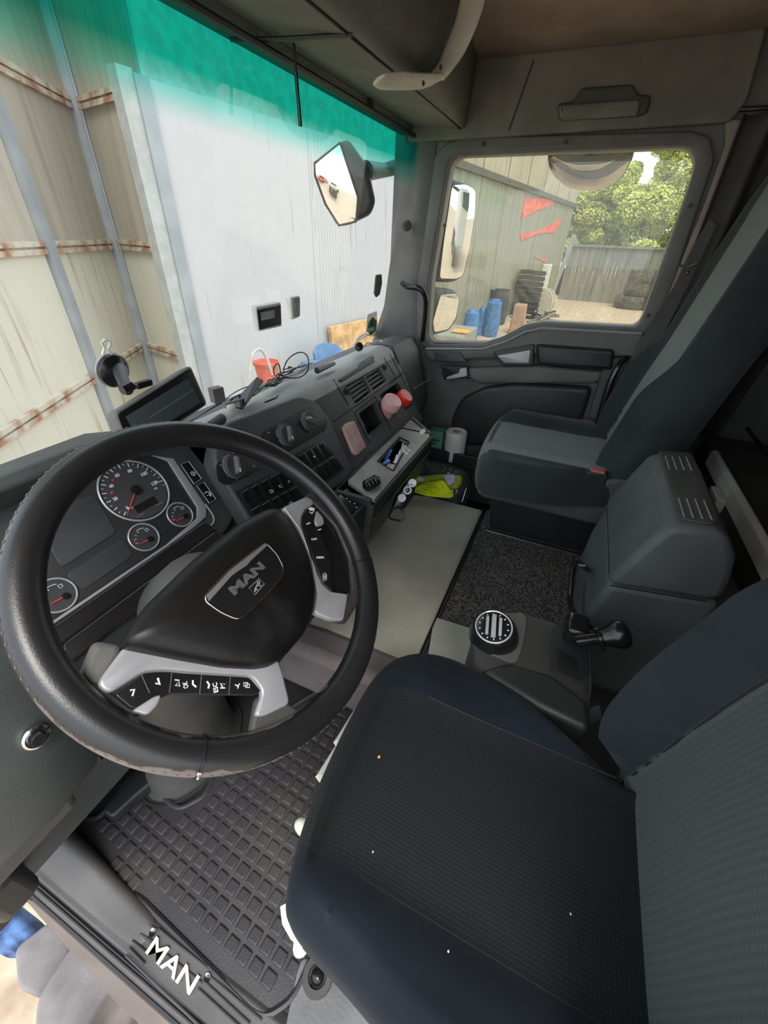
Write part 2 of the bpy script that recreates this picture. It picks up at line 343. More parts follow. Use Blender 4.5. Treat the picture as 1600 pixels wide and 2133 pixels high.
# corner post and folding gate
cp = thing('corner_post', P0, 'wide galvanised corner post left of the white shed wall', 'post')
build(wbox(-.14, .01, GZ, 2.42, -.1, .05), 'post_face', M['post'], cp, smooth=False)
build(wbox(-.30, -.141, GZ, 2.45, -.12, .03), 'post_flange', mat('pale_post', (.36, .38, .37), .6, mott=.08), cp, smooth=False)
B = Vector((4.50, 6.03, 0)); d3 = Vector((.22, .97, 0)).normalized(); n3 = Vector((-d3.y, d3.x, 0)); C3 = Vector((4.2, 4.5, 0))
d2 = Vector((.85, .53, 0)).normalized(); n2 = Vector((d2.y, -d2.x, 0))
def gbox(o, d, n, u0, u1, z0, z1, h0, h1, mb=None):
    mb = mb or MB(); mb.box(o + d * (u0 + u1) / 2 + n * (h0 + h1) / 2 + Vector((0, 0, (z0 + z1) / 2)), (u1 - u0, abs(h1 - h0), z1 - z0), Matrix((d, n, Vector((0, 0, 1)))).transposed()); return mb
nn3 = Vector((-d3.y, d3.x, 0)); nn2 = Vector((d2.y, -d2.x, 0))
def leaf(name, label, o, d, n, u0, u1, ztop):
    t = thing(name, o + d * (u0 + u1) / 2 + Vector((0, 0, GZ)), label, 'gate leaf', 'leaves of the folding shed gate')
    build(gbox(o, d, n, u0, u1, 1.04, ztop, -.03, 0), 'upper_sheet', M['frost'], t, smooth=False)
    build(gbox(o, d, n, u0, u1, GZ, 1.04, -.03, 0), 'lower_sheet', M['wallc'], t, smooth=False)
    for z in (2.36, 1.0, -.30):
        mb = MB(); gbox(o, d, n, u0, u1, z - .055, z - .01, 0, .04, mb); gbox(o, d, n, u0, u1, z + .01, z + .055, 0, .04, mb); gbox(o, d, n, u0, u1, z - .02, z + .02, 0, .015, mb)
        build(mb, 'rusty_rail', M['rust'], t, smooth=False)
    return t
leaf('gate_leaf', 'narrow gate leaf between the wide corner post and the dark gap post', C3, d3, nn3, .16, 1.45, 4.4)
leaf('gate_leaf', 'middle gate leaf with grey upper sheet left of the dark gap post', B, d2, nn2, -1.59, -.11, 4.6)
leaf('gate_leaf', 'leftmost gate leaf, stained cream below, beside the slim pale post', B, d2, nn2, -5.2, -1.74, 4.6)
t = thing('gate_post', B + Vector((0, 0, GZ)), 'twin gate post with a dark gap between the folded gate leaves', 'post')
for u0, u1, mm, nme in ((-.1, -.02, 'post', 'left_upright'), (-.02, .03, 'blackgap', 'gap_strip'), (.03, .1, 'post', 'right_upright')):
    build(gbox(B, d2, nn2, u0, u1, GZ, 4.6, -.02, .09 if mm == 'post' else .05), nme, M[mm], t, smooth=False)
build(gbox(B, d2, nn2, -1.73, -1.6, GZ, 4.6, -.02, .07), 'gate_post', M['post'], smooth=False)
tag(bpy.data.objects['gate_post.001'] if 'gate_post.001' in bpy.data.objects else t, 'slim pale gate post between leftmost and middle gate leaves', 'post')
# fence and hedge beyond the passenger window
FX = 24.4
fz = thing('board_fence', (FX, 0, GZ), 'weathered grey board fence in front of the hedge', 'fence')
mb = MB()
for k in range(56):
    y = 1.15 - k * .16; mb.box((FX + .02 * (k % 2), y, (GZ + 1.17) / 2), (.04, .152, 1.17 - GZ))
build(mb, 'boards', M['fence'], fz, smooth=False)
build(MB().box((FX - .05, -3.3, 1.17), (.12, 9, .09)), 'top_rail', M['fence'], fz, smooth=False)
a_ = at(1197, 489, 'X', 20.5); b_ = at(1146, 628, 'X', 20.5)
tag(build(MB().tube([a_, b_], (.13, .06), 4), 'leaning_pole', M['post'], smooth=False), 'pale leaning pole against the end of the board wall', 'pole')
# trees: branching stems with leaf blades
def tree(label, c, rx, ry, zb, zt, n, seed, m):
    rnd = random.Random(seed); t = thing('hedge_tree', (c[0], c[1], GZ), label, 'tree', 'trees above the board fence')
    mb = MB()
    for k in range(7):
        e = Vector((c[0] + rnd.uniform(-rx, rx) * .6, c[1] + rnd.uniform(-ry, ry) * .7, zb + (zt - zb) * rnd.uniform(.4, .65)))
        s_ = Vector((c[0] + rnd.uniform(-.3, .3), c[1] + rnd.uniform(-.4, .4), GZ)); mb.tube([s_, (s_ + e) / 2 + Vector((0, 0, .5)), e], [.09, .06, .02], 6)
    build(mb, 'trunk', M['bark'], t)
    mb = MB(); vs = mb.b.verts; fs = mb.b.faces
    blobs = [(rnd.uniform(-.8, .8), rnd.uniform(-.85, .85), rnd.uniform(0, 1), rnd.uniform(.25, .5)) for _ in range(26)]
    for k in range(n):
        bx, by, bz, br = blobs[rnd.randrange(26)]; w_ = (1 - .45 * bz)
        v = Vector((rnd.gauss(0, 1), rnd.gauss(0, 1), rnd.gauss(0, 1))).normalized() * br * rnd.uniform(.7, 1)
        p = Vector((c[0] + (bx * w_ + v.x) * rx, c[1] + (by * w_ + v.y) * ry, zb + (zt - zb) * bz * .85 + v.z * (zt - zb) * .3))
        s_ = rnd.uniform(.04, .09); a = Vector((rnd.gauss(0, 1), rnd.gauss(0, 1), rnd.gauss(0, .6))).normalized(); c_ = a.orthogonal().normalized()
        fs.new([vs.new(p + a * s_), vs.new(p + c_ * s_ * .55), vs.new(p - a * s_), vs.new(p - c_ * s_ * .55)])
    o = build(mb, 'foliage', m, t, smooth=False); o['kind'] = 'stuff'
tree('low dark green tree just right of the board wall end', (26.6, 1.6), 1.0, 1.7, .6, 3.4, 26000, 1, M['leaf'])
tree('mid-height yellow-green tree behind the middle of the fence', (27.0, .1), 1.2, 1.6, .6, 5.0, 32000, 2, M['leaf2'])
tree('tall bright tree filling the right end of the passenger window', (26.6, -2.3), 1.1, 1.9, .6, 6.2, 42000, 3, M['leaf2'])
tree('broad dark tree standing behind the two brighter hedge trees', (29.4, -1.0), 1.0, 4.2, .4, 4.2, 30000, 5, M['leaf'])
# tyres
def tyre(c, r, w_):
    t_ = MB(); t_.lathe(c, (0, 0, 1), [(r * .55, 0), (r * .93, 0), (r, w_ * .2), (r, w_ * .8), (r * .93, w_), (r * .55, w_), (r * .5, w_ * .75), (r * .5, w_ * .25), (r * .55, 0)], 28, cap=False); return t_
ty0 = None; k = 0
for (px, py, n, r, lab) in ((1318, 640, 3, .60, 'left tyre stack'), (1356, 645, 4, .44, 'right tyre stack')):
    c = at(px, py, 'Z', GZ); names = ['lowest', 'second from the ground', 'third from the ground', 'topmost']
    if n == 3: names = ['lowest', 'middle', 'topmost']
    for j in range(n):
        rr = r * (1.15 if (j == 0 and n == 3) else 1); w_ = .5 if n == 3 else .38
        o = build(tyre(Vector((c.x - .5, c.y + (.18 if j == 0 and n == 3 else 0), GZ + j * w_)), rr, w_), 'truck_tyre', M['tyre'])
        tag(o, 'dusty truck tyre, %s in the %s by the fence' % (names[j], lab), 'tyre', 'tyres stacked by the fence')
# crates stacks
for s_, (px, py, n) in enumerate(((1080, 657, 9), (1103, 663, 9))):
    c = at(px, py, 'Z', GZ)
    for j in range(n):
        mb = MB(); z0 = GZ + j * .17
        for dx, dy, sx, sy in ((0, .2, .42, .02), (0, -.2, .42, .02), (.2, 0, .02, .42), (-.2, 0, .02, .42)):
            mb.box((c.x + dx, c.y + dy, z0 + .07), (sx, sy, .125))
        mb.box((c.x, c.y, z0 + .02), (.42, .42, .02))
        for w_ in (-.2, 0, .2): mb.box((c.x - .22, c.y + w_ * .7, z0 + .07), (.02, .05, .06)); mb.box((c.x + w_ * .7, c.y - .22, z0 + .07), (.05, .02, .06))
        tag(build(mb, 'plastic_crate', M['crate'], smooth=False), 'black plastic crate, %s from the ground in the %s stack beside the white reel' % (['first', 'second', 'third', 'fourth', 'fifth', 'sixth', 'seventh', 'eighth', 'ninth'][j], ['left', 'right'][s_]), 'crate', 'stacked black crates by the wall')
c = at(1130, 652, 'Z', GZ)
t = thing('hose_reel', c, 'white hose reel frame standing beside the black crates', 'hose reel')
build(MB().lathe(c + Vector((-.3, 0, .45)), (-1, .3, 0), [(.12, 0), (.45, 0), (.45, .06), (.14, .06), (.14, .3), (.45, .3), (.45, .36), (.12, .36)], 28), 'drum', mat('cream_reel', (.5, .48, .38), .6), t)
build(MB().box(c + Vector((0, .2, .8)), (.2, .3, 1.7)), 'stand', M['white'], t, bev=.02)
# scrap under the reel
c = at(1110, 668, 'Z', GZ); mb = MB(); rnd = random.Random(9)
for k in range(22):
    p = c + Vector((rnd.uniform(-.8, .8), rnd.uniform(-.5, .5), rnd.uniform(.02, .25))); mb.tube([p, p + Vector((rnd.uniform(-.4, .4), rnd.uniform(-.4, .4), rnd.uniform(-.05, .15)))], .035, 6)
o = tag(build(mb, 'scrap_metal', M['steel']), 'tangled scrap metal lying on the ground below the crates', 'scrap', kind='stuff')
c = at(1074, 694, 'Z', GZ); tag(build(MB().box(c + Vector((0, 0, .4)), (.5, .4, .8), taper=.8), 'cardboard_box', mat('brown_card', (.36, .22, .15), .9), bev=.03), 'brown cardboard box between the black drum and the crates', 'box')
def sack(px, py, r, h, label):
    c = at(px, py, 'Z', GZ); mb = MB()
    def f(u, v):
        a = 2 * pi * u; rr = r * (1 - .12 * abs(v - .4) * 2 - (.35 if v > .93 else 0)) * (1 + .07 * noise.noise(Vector((cos(a) * 2, sin(a) * 2, v * 5 + px))))
        return c + Vector((rr * cos(a), rr * sin(a) * .85, h * v))
    mb.grid(f, 28, 14, True)
    mb.b.faces.new([v for v in mb.b.verts if abs(v.co.z - (c.z + h)) < 1e-4][::1]) if False else None
    mb.lathe(c + Vector((0, 0, h * .98)), (0, 0, 1), [(r * .62, 0), (r * .5, r * .12), (r * .1, r * .16)], 28)
    tag(build(mb, 'plastic_sack', M['bluebag']), label, 'sack', 'blue plastic sacks by the wall')
sack(1020, 700, .26, .95, 'tallest and widest blue sack, in front of the black drum')
sack(998, 698, .13, .75, 'thin blue sack squeezed between two larger blue sacks')
sack(975, 720, .24, .85, 'short blue sack at the left, next to the grey box')
c = at(1031, 674, 'Z', GZ); t = thing('metal_drum', c, 'open black drum behind the tall blue sack', 'drum')
build(MB().lathe(c, (0, 0, 1), [(.30, 0), (.32, .05), (.33, 1.0), (.35, 1.02), (.31, 1.02), (.29, .1), (.1, .08)], 32), 'shell', mat('black_drum', (.04, .045, .06), .5), t)
c = at(935, 735, 'Z', GZ + .05); tag(build(MB().box(c + Vector((0, 0, .25)), (1.4, .9, .55)), 'storage_crate', mat('grey_lid_box', (.28, .28, .25), .7), bev=.04), 'flat grey storage box left of the blue sacks', 'box')
tag(build(MB().box(c + Vector((-.3, -.3, .56)), (.3, .35, .03)), 'cardboard_sheet', M['orange']), 'small orange card lying on the grey storage box', 'card')
mb = MB(); c = c + Vector((1.2, .9, 0))                                   # white plastic garden chair
t = thing('garden_chair', c, 'white plastic garden chair behind the lower side mirror', 'chair')
for sx in (-1, 1):
    for sy in (-1, 1): build(MB().tube([c + Vector((sx * .24, sy * .22, 0)), c + Vector((sx * .2, sy * .2, .42))], .025, 8), 'leg', M['white'], t)
build(MB().box(c + Vector((0, 0, .43)), (.5, .46, .04)), 'seat', M['white'], t, bev=.015)
mb = MB(); 
for k in range(6): mb.tube([c + Vector((.22, -.2 + k * .08, .45)), c + Vector((.3, -.2 + k * .08, .9))], .014, 6)
mb.tube([c + Vector((.22, -.24, .45)), c + Vector((.3, -.25, .85)), c + Vector((.32, 0, .98)), c + Vector((.3, .25, .85)), c + Vector((.22, .24, .45))], .025, 8)
build(mb, 'backrest', M['white'], t)
# things in front of the shed wall seen through the windscreen
def onwall(px, py, h=0): u, v = WF.uv(px, py, h); return WF.w(u, v, h)
tag(build(MB().trace(WF, [(690, 682), (790, 660), (800, 790), (700, 790)], .05, .14, .01), 'plywood_board', M['wood']), 'stained plywood board leaning on the white wall', 'board')
CF = Frame(onwall(690, 740, .45), nW, dW)
t = thing('garden_chair', CF.p, 'blue plastic garden chair against the white wall', 'chair')
build(MB().trace(CF, [(655, 735), (662, 720), (680, 713), (705, 718), (718, 735), (735, 748), (725, 756), (712, 748), (705, 760), (660, 760)], 0, .05, .01, rnd=.03), 'backrest', M['bluechair'], t)
build(MB().trace(CF, [(660, 760), (735, 745), (740, 790), (665, 800)], -.05, .3, .01, rnd=.03), 'seat', M['bluechair'], t)
c = onwall(560, 800, .6)
t = thing('bucket', c, 'red plastic bucket with a bent pale jug behind it, near the wall', 'bucket')
up_ = onwall(560, 752, .6) - c
build(MB().lathe(c, (0, 0, 1), [(.13, 0), (.17, up_.length), (.18, up_.length), (.18, up_.length * .9), (.16, up_.length * .8)], 28), 'pail', M['redbucket'], t)
cc = onwall(545, 745, .75)
tag(build(MB().tube(chaikin([cc + dW * -.25 - Vector((0, 0, .2)), cc + dW * -.15 + Vector((0, 0, .1)), cc + dW * .05 + Vector((0, 0, .12)), cc + dW * .15 - Vector((0, 0, .25))], 2), .022, 8), 'hose', mat('dull_hose', (.42, .42, .38), .6)), 'pale curved hose hanging behind the red bucket', 'hose')

# yard behind the truck, what the mirrors look back at
TX, TY = 6.0, -12.0
t = thing('box_truck', (TX, TY, GZ), 'white lorry parked in the yard behind, reflected in the tall side mirror', 'truck')
build(MB().box((TX, TY, 1.0), (2.3, 2.0, 2.6)), 'cab', M['white'], t, bev=.15)
build(MB().box((TX + .1, TY - 4.8, 1.6), (2.5, 7.0, 3.4)), 'box_body', M['white'], t, bev=.05)
build(MB().box((TX - 1.16, TY + .3, 1.5), (.03, .9, .7)), 'window', M['lcd'], t)
build(MB().box((TX, TY + 1.0, 1.5), (1.9, .04, .8)), 'windscreen', M['lcd'], t)
for y in (.1, -3.4, -6.5): build(MB().cyl((TX - 1.2, TY + y, GZ + .5), (TX - .8, TY + y, GZ + .5), .5), 'wheel', M['tyre'], t)
for k, (x, y, c_, lb) in enumerate(((-15, 4.5, 'white', 'small white van in the left yard, mirrored in the front kerb mirror'), (-17, 8.5, 'fadedred', 'small red van in the left yard, mirrored in the front kerb mirror'))):
    t = thing('parked_van', (x, y, GZ), lb, 'van')
    build(MB().box((x, y, GZ + .9), (4.2, 1.8, 1.0)), 'body', M[c_], t, bev=.15); build(MB().box((x - .4, y, GZ + 1.6), (2.6, 1.6, .8), taper=.85), 'upper_body', M[c_], t, bev=.1); build(MB().box((x + .75, y, GZ + 1.6), (.3, 1.4, .5)), 'window', M['lcd'], t)
    for a in (-1.3, 1.3):
        for s_ in (-.8, .8): build(MB().cyl((x + a, y + s_ - .1, GZ + .35), (x + a, y + s_ + .1, GZ + .35), .35), 'wheel', M['tyre'], t)
# ================================================================ TRUCK: shell
def tr(fr, pts, h0, h1, nm, m, par=None, bev=.0, holes=(), rnd=0, sm=True):
    return build(MB().trace(fr, pts, h0, h1, bev, holes, rnd), nm, m, par, smooth=sm)
DX = Frame((1.95, 0, 0), (-1, 0, 0), (0, -1, 0))       # inner face of the passenger side
GL = [(932, 345), (940, 328), (955, 321), (1425, 302), (1445, 308), (1455, 330), (1450, 360), (1345, 655), (1335, 675), (1322, 683), (1131, 673), (1095, 679), (1045, 706), (1010, 717), (900, 717), (889, 708), (886, 695), (893, 580)]
FRM = [(905, 325), (925, 300), (960, 287), (1440, 272), (1480, 285), (1490, 330), (1370, 690), (1340, 700), (1131, 690), (1100, 696), (1060, 715), (1010, 730), (880, 726), (868, 700), (868, 600)]
gl = [DX.uv(*p) for p in GL]
# side wall: z .1 .. 1.72, with door glass opening
wall = MB(); out = [(-.95, -.06), (1.2, -.06), (1.2, 1.76), (-.70, 1.76), (-.70, .74), (-.95, .70)]
wall.plate(DX, [out, rounded([DX.uv(*p) for p in GL], .01)], -.10, 0, 0)
o = build(wall, 'wall_right', M['plastic_g'], smooth=False); struct(o)
d1 = thing('door_1', (1.95, .2, .1), None, None, kind='structure')
tr(DX, FRM, 0, .022, 'window_surround', M['plastic_g'], d1, .008, holes=[GL], rnd=.015)
for p in [(1010, 302), (1180, 298), (1436, 430), (1350, 655), (930, 470), (892, 620)]:
    u, v = DX.uv(*p); build(MB().cyl(DX.w(u, v, .02), DX.w(u, v, .026), .007, seg=12), 'screw_cap', M['plastic_d'], d1)
mb = MB(); G = rounded([DX.uv(*p) for p in GL], .01); mb.tube([DX.w(u, v, .004) for u, v in G], .006, 6, closed=True); build(mb, 'window_seal', M['plastic_b'], d1)
gw = MB(); gw.plate(DX, [rounded([DX.uv(*p) for p in GL], .01)], -.052, -.048); o = build(gw, 'window_2', M['glass_s'], smooth=False); struct(o)
# lower door: armrest, sill strip, handle, pocket
tr(DX, [(880, 724), (1010, 728), (1060, 712), (1100, 694), (1131, 686), (1345, 698), (1335, 745), (1110, 738), (1020, 748), (890, 752)], .02, .05, 'door_sill_trim', M['plastic_g'], d1, .012, rnd=.02)
mb = MB(); mb.tube([DX.w(*DX.uv(*p), .052) for p in [(895, 722), (1012, 722), (1060, 706), (1098, 687), (1131, 679), (1335, 690)]], .004, 6); build(mb, 'bright_trim', M['silver'], d1)
tr(DX, [(900, 730), (958, 733), (972, 755), (908, 752)], .05, .06, 'switch_blank', M['plastic'], d1, .003, rnd=.005)
tr(DX, [(1115, 718), (1280, 730), (1275, 772), (1120, 760)], .03, .075, 'armrest', M['plastic_d'], d1, .012, rnd=.012)
tr(DX, [(1025, 733), (1114, 716), (1110, 762), (1045, 762)], .03, .06, 'pull_cup', M['plastic'], d1, .008, rnd=.01)
tr(DX, [(1035, 741), (1106, 729), (1102, 757), (1050, 756)], .058, .064, 'pull_cup_liner', M['silver'], d1, .003, rnd=.008)
tr(DX, [(1110, 762), (1260, 775), (1245, 800), (1000, 800), (905, 770)], .0, .045, 'mid_panel', M['plastic_g'], d1, .015, rnd=.02)
tr(DX, [(918, 762), (974, 764), (978, 786), (925, 791)], .04, .056, 'handle_recess', M['plastic_d'], d1, .003, rnd=.004)
tr(DX, [(928, 787), (955, 778), (958, 768), (972, 767), (973, 784), (932, 791)], .056, .072, 'door_release_handle', mat('light_grey_handle', (.5, .5, .5), .4), d1, .004, rnd=.006)
o = tr(DX, [(940, 870), (960, 832), (1010, 808), (1080, 800), (1235, 808), (1215, 870), (1180, 930), (940, 930)], .0, .05, 'speaker_panel', M['plastic_d'], d1, .02, rnd=.03)
tr(DX, [(1262, 745), (1300, 745), (1250, 880), (1225, 870)], .0, .05, 'rear_edge_trim', M['plastic'], d1, .01, rnd=.01)
mb = MB(); mb.box((1.80, .40, .30), (.012, .42, .07)); mb.box((1.87, .40, .268), (.14, .42, .012)); mb.box((1.87, .19, .30), (.14, .012, .07)); mb.box((1.80, .22, .33), (.012, .06, .12))
build(mb, 'door_pocket', M['plastic_d'], d1, bev=.004)
mb = MB(); mb.tube(chaikin([at(1305, 745, 'X', 1.90), at(1290, 758, 'X', 1.87), at(1268, 800, 'X', 1.86), at(1240, 900, 'X', 1.86)], 2), .012, 8); build(mb, 'grab_bar', M['plastic_b'], d1)

# wall above the door, roof lining
UF = Frame((1.945, 0, 0), (-1, 0, 0), (0, -1, 0))
build(MB().plate(UF, [rounded([(-.78, 1.50), (.262, 1.515), (.285, 1.56), (.265, 1.705), (-.78, 1.705)], .012)], 0, .03, .008), 'trim_1', M['headgrey'])
struct(bpy.data.objects['trim_1'])
mb = MB(); mb.tube([UF.w(*UF.uv(*p, .031), .031) for p in [(1150, 5), (1112, 126), (1060, 272)][1:]], .0025, 6); o = build(mb, 'trim_2', M['plastic_d']); struct(o)
t = thing('grab_handle', UF.w(*UF.uv(1258, 220), .03), 'dark recessed grab handle moulded in the lining over the passenger window', 'grab handle')
tr(UF, [(1160, 215), (1195, 210), (1210, 182), (1320, 174), (1330, 196), (1358, 196), (1350, 235), (1330, 242), (1164, 250)], .02, .042, 'recess_plate', M['plastic'], t, .008, rnd=.012)
tr(UF, [(1163, 218), (1335, 205), (1330, 240), (1168, 250)], .04, .06, 'grip', M['headgrey'], t, .009, rnd=.01)
mb = MB(); mb.loft([[(-.15, y, z), (2.05, y, z), (2.05, y, z + .06), (-.15, y, z + .06)] for y, z in ((.85, 1.703), (.2, 1.703), (-1.2, 1.703))])
o = build(mb, 'ceiling', M['headbrown'], smooth=False); struct(o)
o = build(MB().box((.9, -1.22, .9), (2.2, .05, 1.8)), 'wall_rear', M['plastic_d'], smooth=False); struct(o)
o = build(MB().box((-.12, -.85, .85), (.06, .75, 1.8)), 'wall_left', M['plastic_d'], smooth=False); struct(o)
# roof header strip above windscreen, overhead locker
WS = lambda x: .79 - .0 * x
mb = MB(); mb.extr([(.80, 1.536), (.752, 1.528), (.745, 1.55), (.84, 1.60), (.84, 1.536)], -.15, 2.02); o = build(mb, 'trim_3', M['plastic_g'], bev=.01); struct(o)
lk = thing('overhead_locker', (.9, .5, 1.6), 'grey overhead storage shelf above the windscreen', 'storage shelf')
mb = MB(); mb.extr([(.75, 1.545), (.565, 1.53), (.55, 1.545), (.54, 1.86), (.84, 1.86)], -.15, 1.95); build(mb, 'shelf_underside', M['headgrey'], lk, bev=.004)
secs = []
for x, k in ((-.15, 0), (.9, 0), (1.3, 0), (1.5, .15), (1.7, .5), (1.93, 1)): secs.append([(x, .562, 1.5315), (x, .54 + .01 * k, 1.5315), (x, .515 + .03 * k, 1.545), (x, .49 + .05 * k, 1.58), (x, .475 + .06 * k, 1.65), (x, .47 + .06 * k, 1.72), (x, .47 + .06 * k, 1.80), (x, .56, 1.80)])
build(MB().loft(secs), 'shelf_front', M['plastic_g'], lk)
mb = MB(); mb.tube([(-.15, .563, 1.529), (1.93, .563, 1.529)], .0022, 5); mb.tube([at(*p, 'Z', 1.529) for p in ((480, 82), (560, 82), (733, 73))], .004, 6); build(mb, 'panel_joint', M['plastic_d'], lk)
mb = MB(); mb.tube([(-.15, .742, 1.518), (2.0, .742, 1.518)], .0075, 8); rod = tag(build(mb, 'blind_rod', M['plastic_d']), 'dark rod of the sun blind running under the overhead shelf', 'rod')
mb = MB(); c = at(772, 222, 'Y', .745); mb.box(c, (.02, .012, .03)); tag(build(mb, 'blind_bracket', M['plastic_d'], bev=.003), 'small dark bracket holding the blind rod near the passenger pillar', 'bracket')
# pull cord
P = [at(612, 90, 'Y', .70), at(616, 150, 'Y', .70), at(621, 205, 'Y', .70), at(626, 264, 'Y', .70)]
t = thing('blind_pull', P[0], 'thin black pull rod of the sun blind hanging in front of the windscreen', 'blind pull')
build(MB().tube(P[:2], .0035, 8), 'cord', M['plastic_d'], t); build(MB().tube(P[1:], [.0045, .004, .0045], 8), 'grip', M['plastic_b'], t)
# white curved handle bracket at locker corner
P = [at(*p, 'Y', yy) for p, yy in (((788, 164), .53), ((815, 168), .525), ((860, 170), .515), ((900, 170), .50), ((920, 150), .48), ((940, 120), .465), ((965, 65), .445), ((980, 20), .435), ((990, -30), .43))]
t = thing('grab_handle', P[3], 'cream curved grab handle wrapping the corner of the overhead shelf', 'grab handle')
hp_ = chaikin(P, 2); build(MB().tube(hp_, [((.003 + .029 * min(1, k / 5) ** .5), .003 + .006 * min(1, k / 5)) for k in range(len(hp_))], 14, flat=(0, 1, -.35)), 'handle_bar', mat('cream_handle', (.62, .60, .50), .5), t)
for p in ((882, 174), (918, 140)):
    c = at(*p, 'Y', .475); build(MB().sph(c, .006, 1.2, .5, .9), 'screw', M['steel'], t)

# windscreen, its frame
wt = {}
def ws(x, z):                                   # the curved screen
    k = (z - .72) / .82; xe = min(1, abs(x - .92) / 1.1); return .90 - .12 * k - .03 * xe ** 3
mb = MB(); mb.grid(lambda u, v: (-.16 + u * (2.22 - .10 * (1 - v)), ws(-.16 + u * 2.13, .70 + v * .84), .70 + v * .84), 40, 20)
o = build(mb, 'window_1', M['glass_w']); struct(o)
# A pillar, passenger side
mb = MB(); secs = []
for z, xl, yl in ((.70, 1.82, .89), (.78, 1.86, .88), (.93, 1.945, .86), (1.04, 1.957, .85), (1.19, 1.964, .83), (1.37, 1.975, .80), (1.53, 2.02, .785), (1.66, 2.06, .77)):
    secs.append([(xl, yl, z), (xl - .012, yl - .025, z), (1.925, .73, z), (1.925, .70, z), (1.95, .655, z), (2.10, .66, z), (2.10, .90, z)])
mb.loft(secs); o = build(mb, 'trim_4', M['plastic_g'], bev=.01, ang=60); struct(o)
c = at(848, 470, 'X', 1.885); pf = (Vector((1.93, .70, 1.1)) - Vector((1.86, .80, 1.1))).normalized(); pn_ = Vector((pf.y, -pf.x, 0)); pn_ = -pn_ if pn_.dot(CAM - c) < 0 else pn_
tag(build(MB().lathe(c, pn_, [(.019, -.02), (.019, .002), (.015, .007), (.004, .008)], 24), 'pillar_plug', M['plastic']), 'round grey plug on the passenger-side pillar', 'plug')
mb = MB(); P = [at(838, 590, 'X', 1.87), at(848, 598, 'X', 1.85), at(872, 598, 'X', 1.84), at(886, 612, 'X', 1.85), at(888, 640, 'X', 1.87), at(880, 710, 'X', 1.90)]
tag(build(MB().tube(chaikin(P, 3), .011, 10), 'grab_handle', M['plastic_b']), 'black bent tube grab handle on the passenger pillar', 'grab handle')

# ---------------------------------------------------------------- floor of the cab
mb = MB(); mb.box((1.0, .1, -.03), (2.10, 2.2, .06)); mb.box((-.09, 1.0, -.03), (.08, .4, .06)); mb.b.verts.ensure_lookup_table(); o = build(mb, 'floor', M['plastic_d'], smooth=False); struct(o)
# engine tunnel (vinyl) and rear carpet
mb = MB(); mb.extr([(.17, -.0), (.17, .205), (.44, .205), (.52, .19), (.9, .19), (.9, 0)], .66, 1.57)
for v in mb.b.verts:
    if v.co.z < .02 and v.co.x < 1: v.co.x -= .05
o = build(mb, 'trim_5', M['vinyl'], bev=.02); struct(o)
mb = MB(); mb.box((1.09, -.40, .095), (1.0, 1.13, .19)); o = build(mb, 'floor', M['plastic'], smooth=False); struct(o)
mb = MB(); mb.box((1.21, -.22, .197), (.73, .76, .018)); tag(build(mb, 'carpet', M['carpet'], bev=.005), 'charcoal carpet covering the floor between the seats', 'carpet')
mb = MB(); mb.tube([(.66, .172, .208), (1.58, .172, .208)], .0045, 6); o = build(mb, 'trim_6', M['black']); struct(o)
mb = MB(); mb.trace(Frame((0, 0, .207), (0, 0, 1)), [(905, 1285), (985, 1310), (1000, 1400), (890, 1375)], 0, .004, 0); tag(build(mb, 'vinyl_patch', M['vinyl']), 'bare vinyl strip at the driver side of the carpet', 'floor patch')
mb = MB(); mb.extr([(.165, 0), (.165, .21), (.46, .21), (.56, .195), (.90, .19), (.90, 0)], .585, .70); tag(build(mb, 'tunnel_shade_panel', mat('mauve_shaded_vinyl', (.19, .16, .158), .6), bev=.03), 'mauve-grey panel put in for shade on the tunnel vinyl, seen through the steering wheel', 'panel')  # shade on the tunnel vinyl put into a darker mauve cover
# foot wall left of tunnel / behind pedals
o = build(MB().box((.93, 1.0, .35), (2.1, .06, .75)), 'wall_front', M['plastic_d'], smooth=False); struct(o)

# rubber mat
ZF = Frame((0, 0, 0), (0, 0, 1))
MO = [(152, 1728), (168, 1705), (205, 1712), (285, 1610), (330, 1655), (375, 1690), (430, 1660), (470, 1560), (700, 1420), (775, 1450), (720, 1580), (640, 1900), (665, 1960), (610, 2085), (560, 2118), (530, 2108), (292, 1872), (252, 1858)]
mo = [ZF.uv(*p) for p in MO]
def inside(p, poly):
    r_ = False; j = len(poly) - 1
    for i in range(len(poly)):
        if (poly[i][1] > p[1]) != (poly[j][1] > p[1]) and p[0] < (poly[j][0] - poly[i][0]) * (p[1] - poly[i][1]) / (poly[j][1] - poly[i][1]) + poly[i][0]: r_ = not r_
        j = i
    return r_
mt = thing('floor_mat', (.3, .45, 0), 'black rubber grid mat in the driver footwell', 'floor mat')
build(MB().plate(ZF, [rounded(mo, .02)], .0005, .008, .002), 'mat_base', M['rubber'], mt)
mb = MB(); pt = .0322; rt = radians(-4)
for i in range(-20, 40):
    for j in range(-20, 50):
        x = i * pt; y = j * pt; X = x * cos(rt) - y * sin(rt); Y = x * sin(rt) + y * cos(rt)
        if all(inside((X + a, Y + b_), mo) for a in (-.015, .015) for b_ in (-.015, .015)):
            mb.box((X, Y, .0095), (.0268, .0268, .005), Matrix.Rotation(rt, 3, 'Z'), taper=.86)
o = build(mb, 'mat_ridges', M['rubber'], mt, smooth=True, bev=.0035); 
mb = MB(); mb.tube([Vector((u, v, .009)) for u, v in rounded(mo, .02)], .006, 6, closed=True); build(mb, 'mat_rim', M['rubber'], mt)
build(MB().textuv(ZF, 'MAN', ZF.uv(608, 1765), ZF.uv(640, 1640), .012, .002, .02, .03) or MB(), 'mat_lettering', M['rubber_r'], mt) if False else None
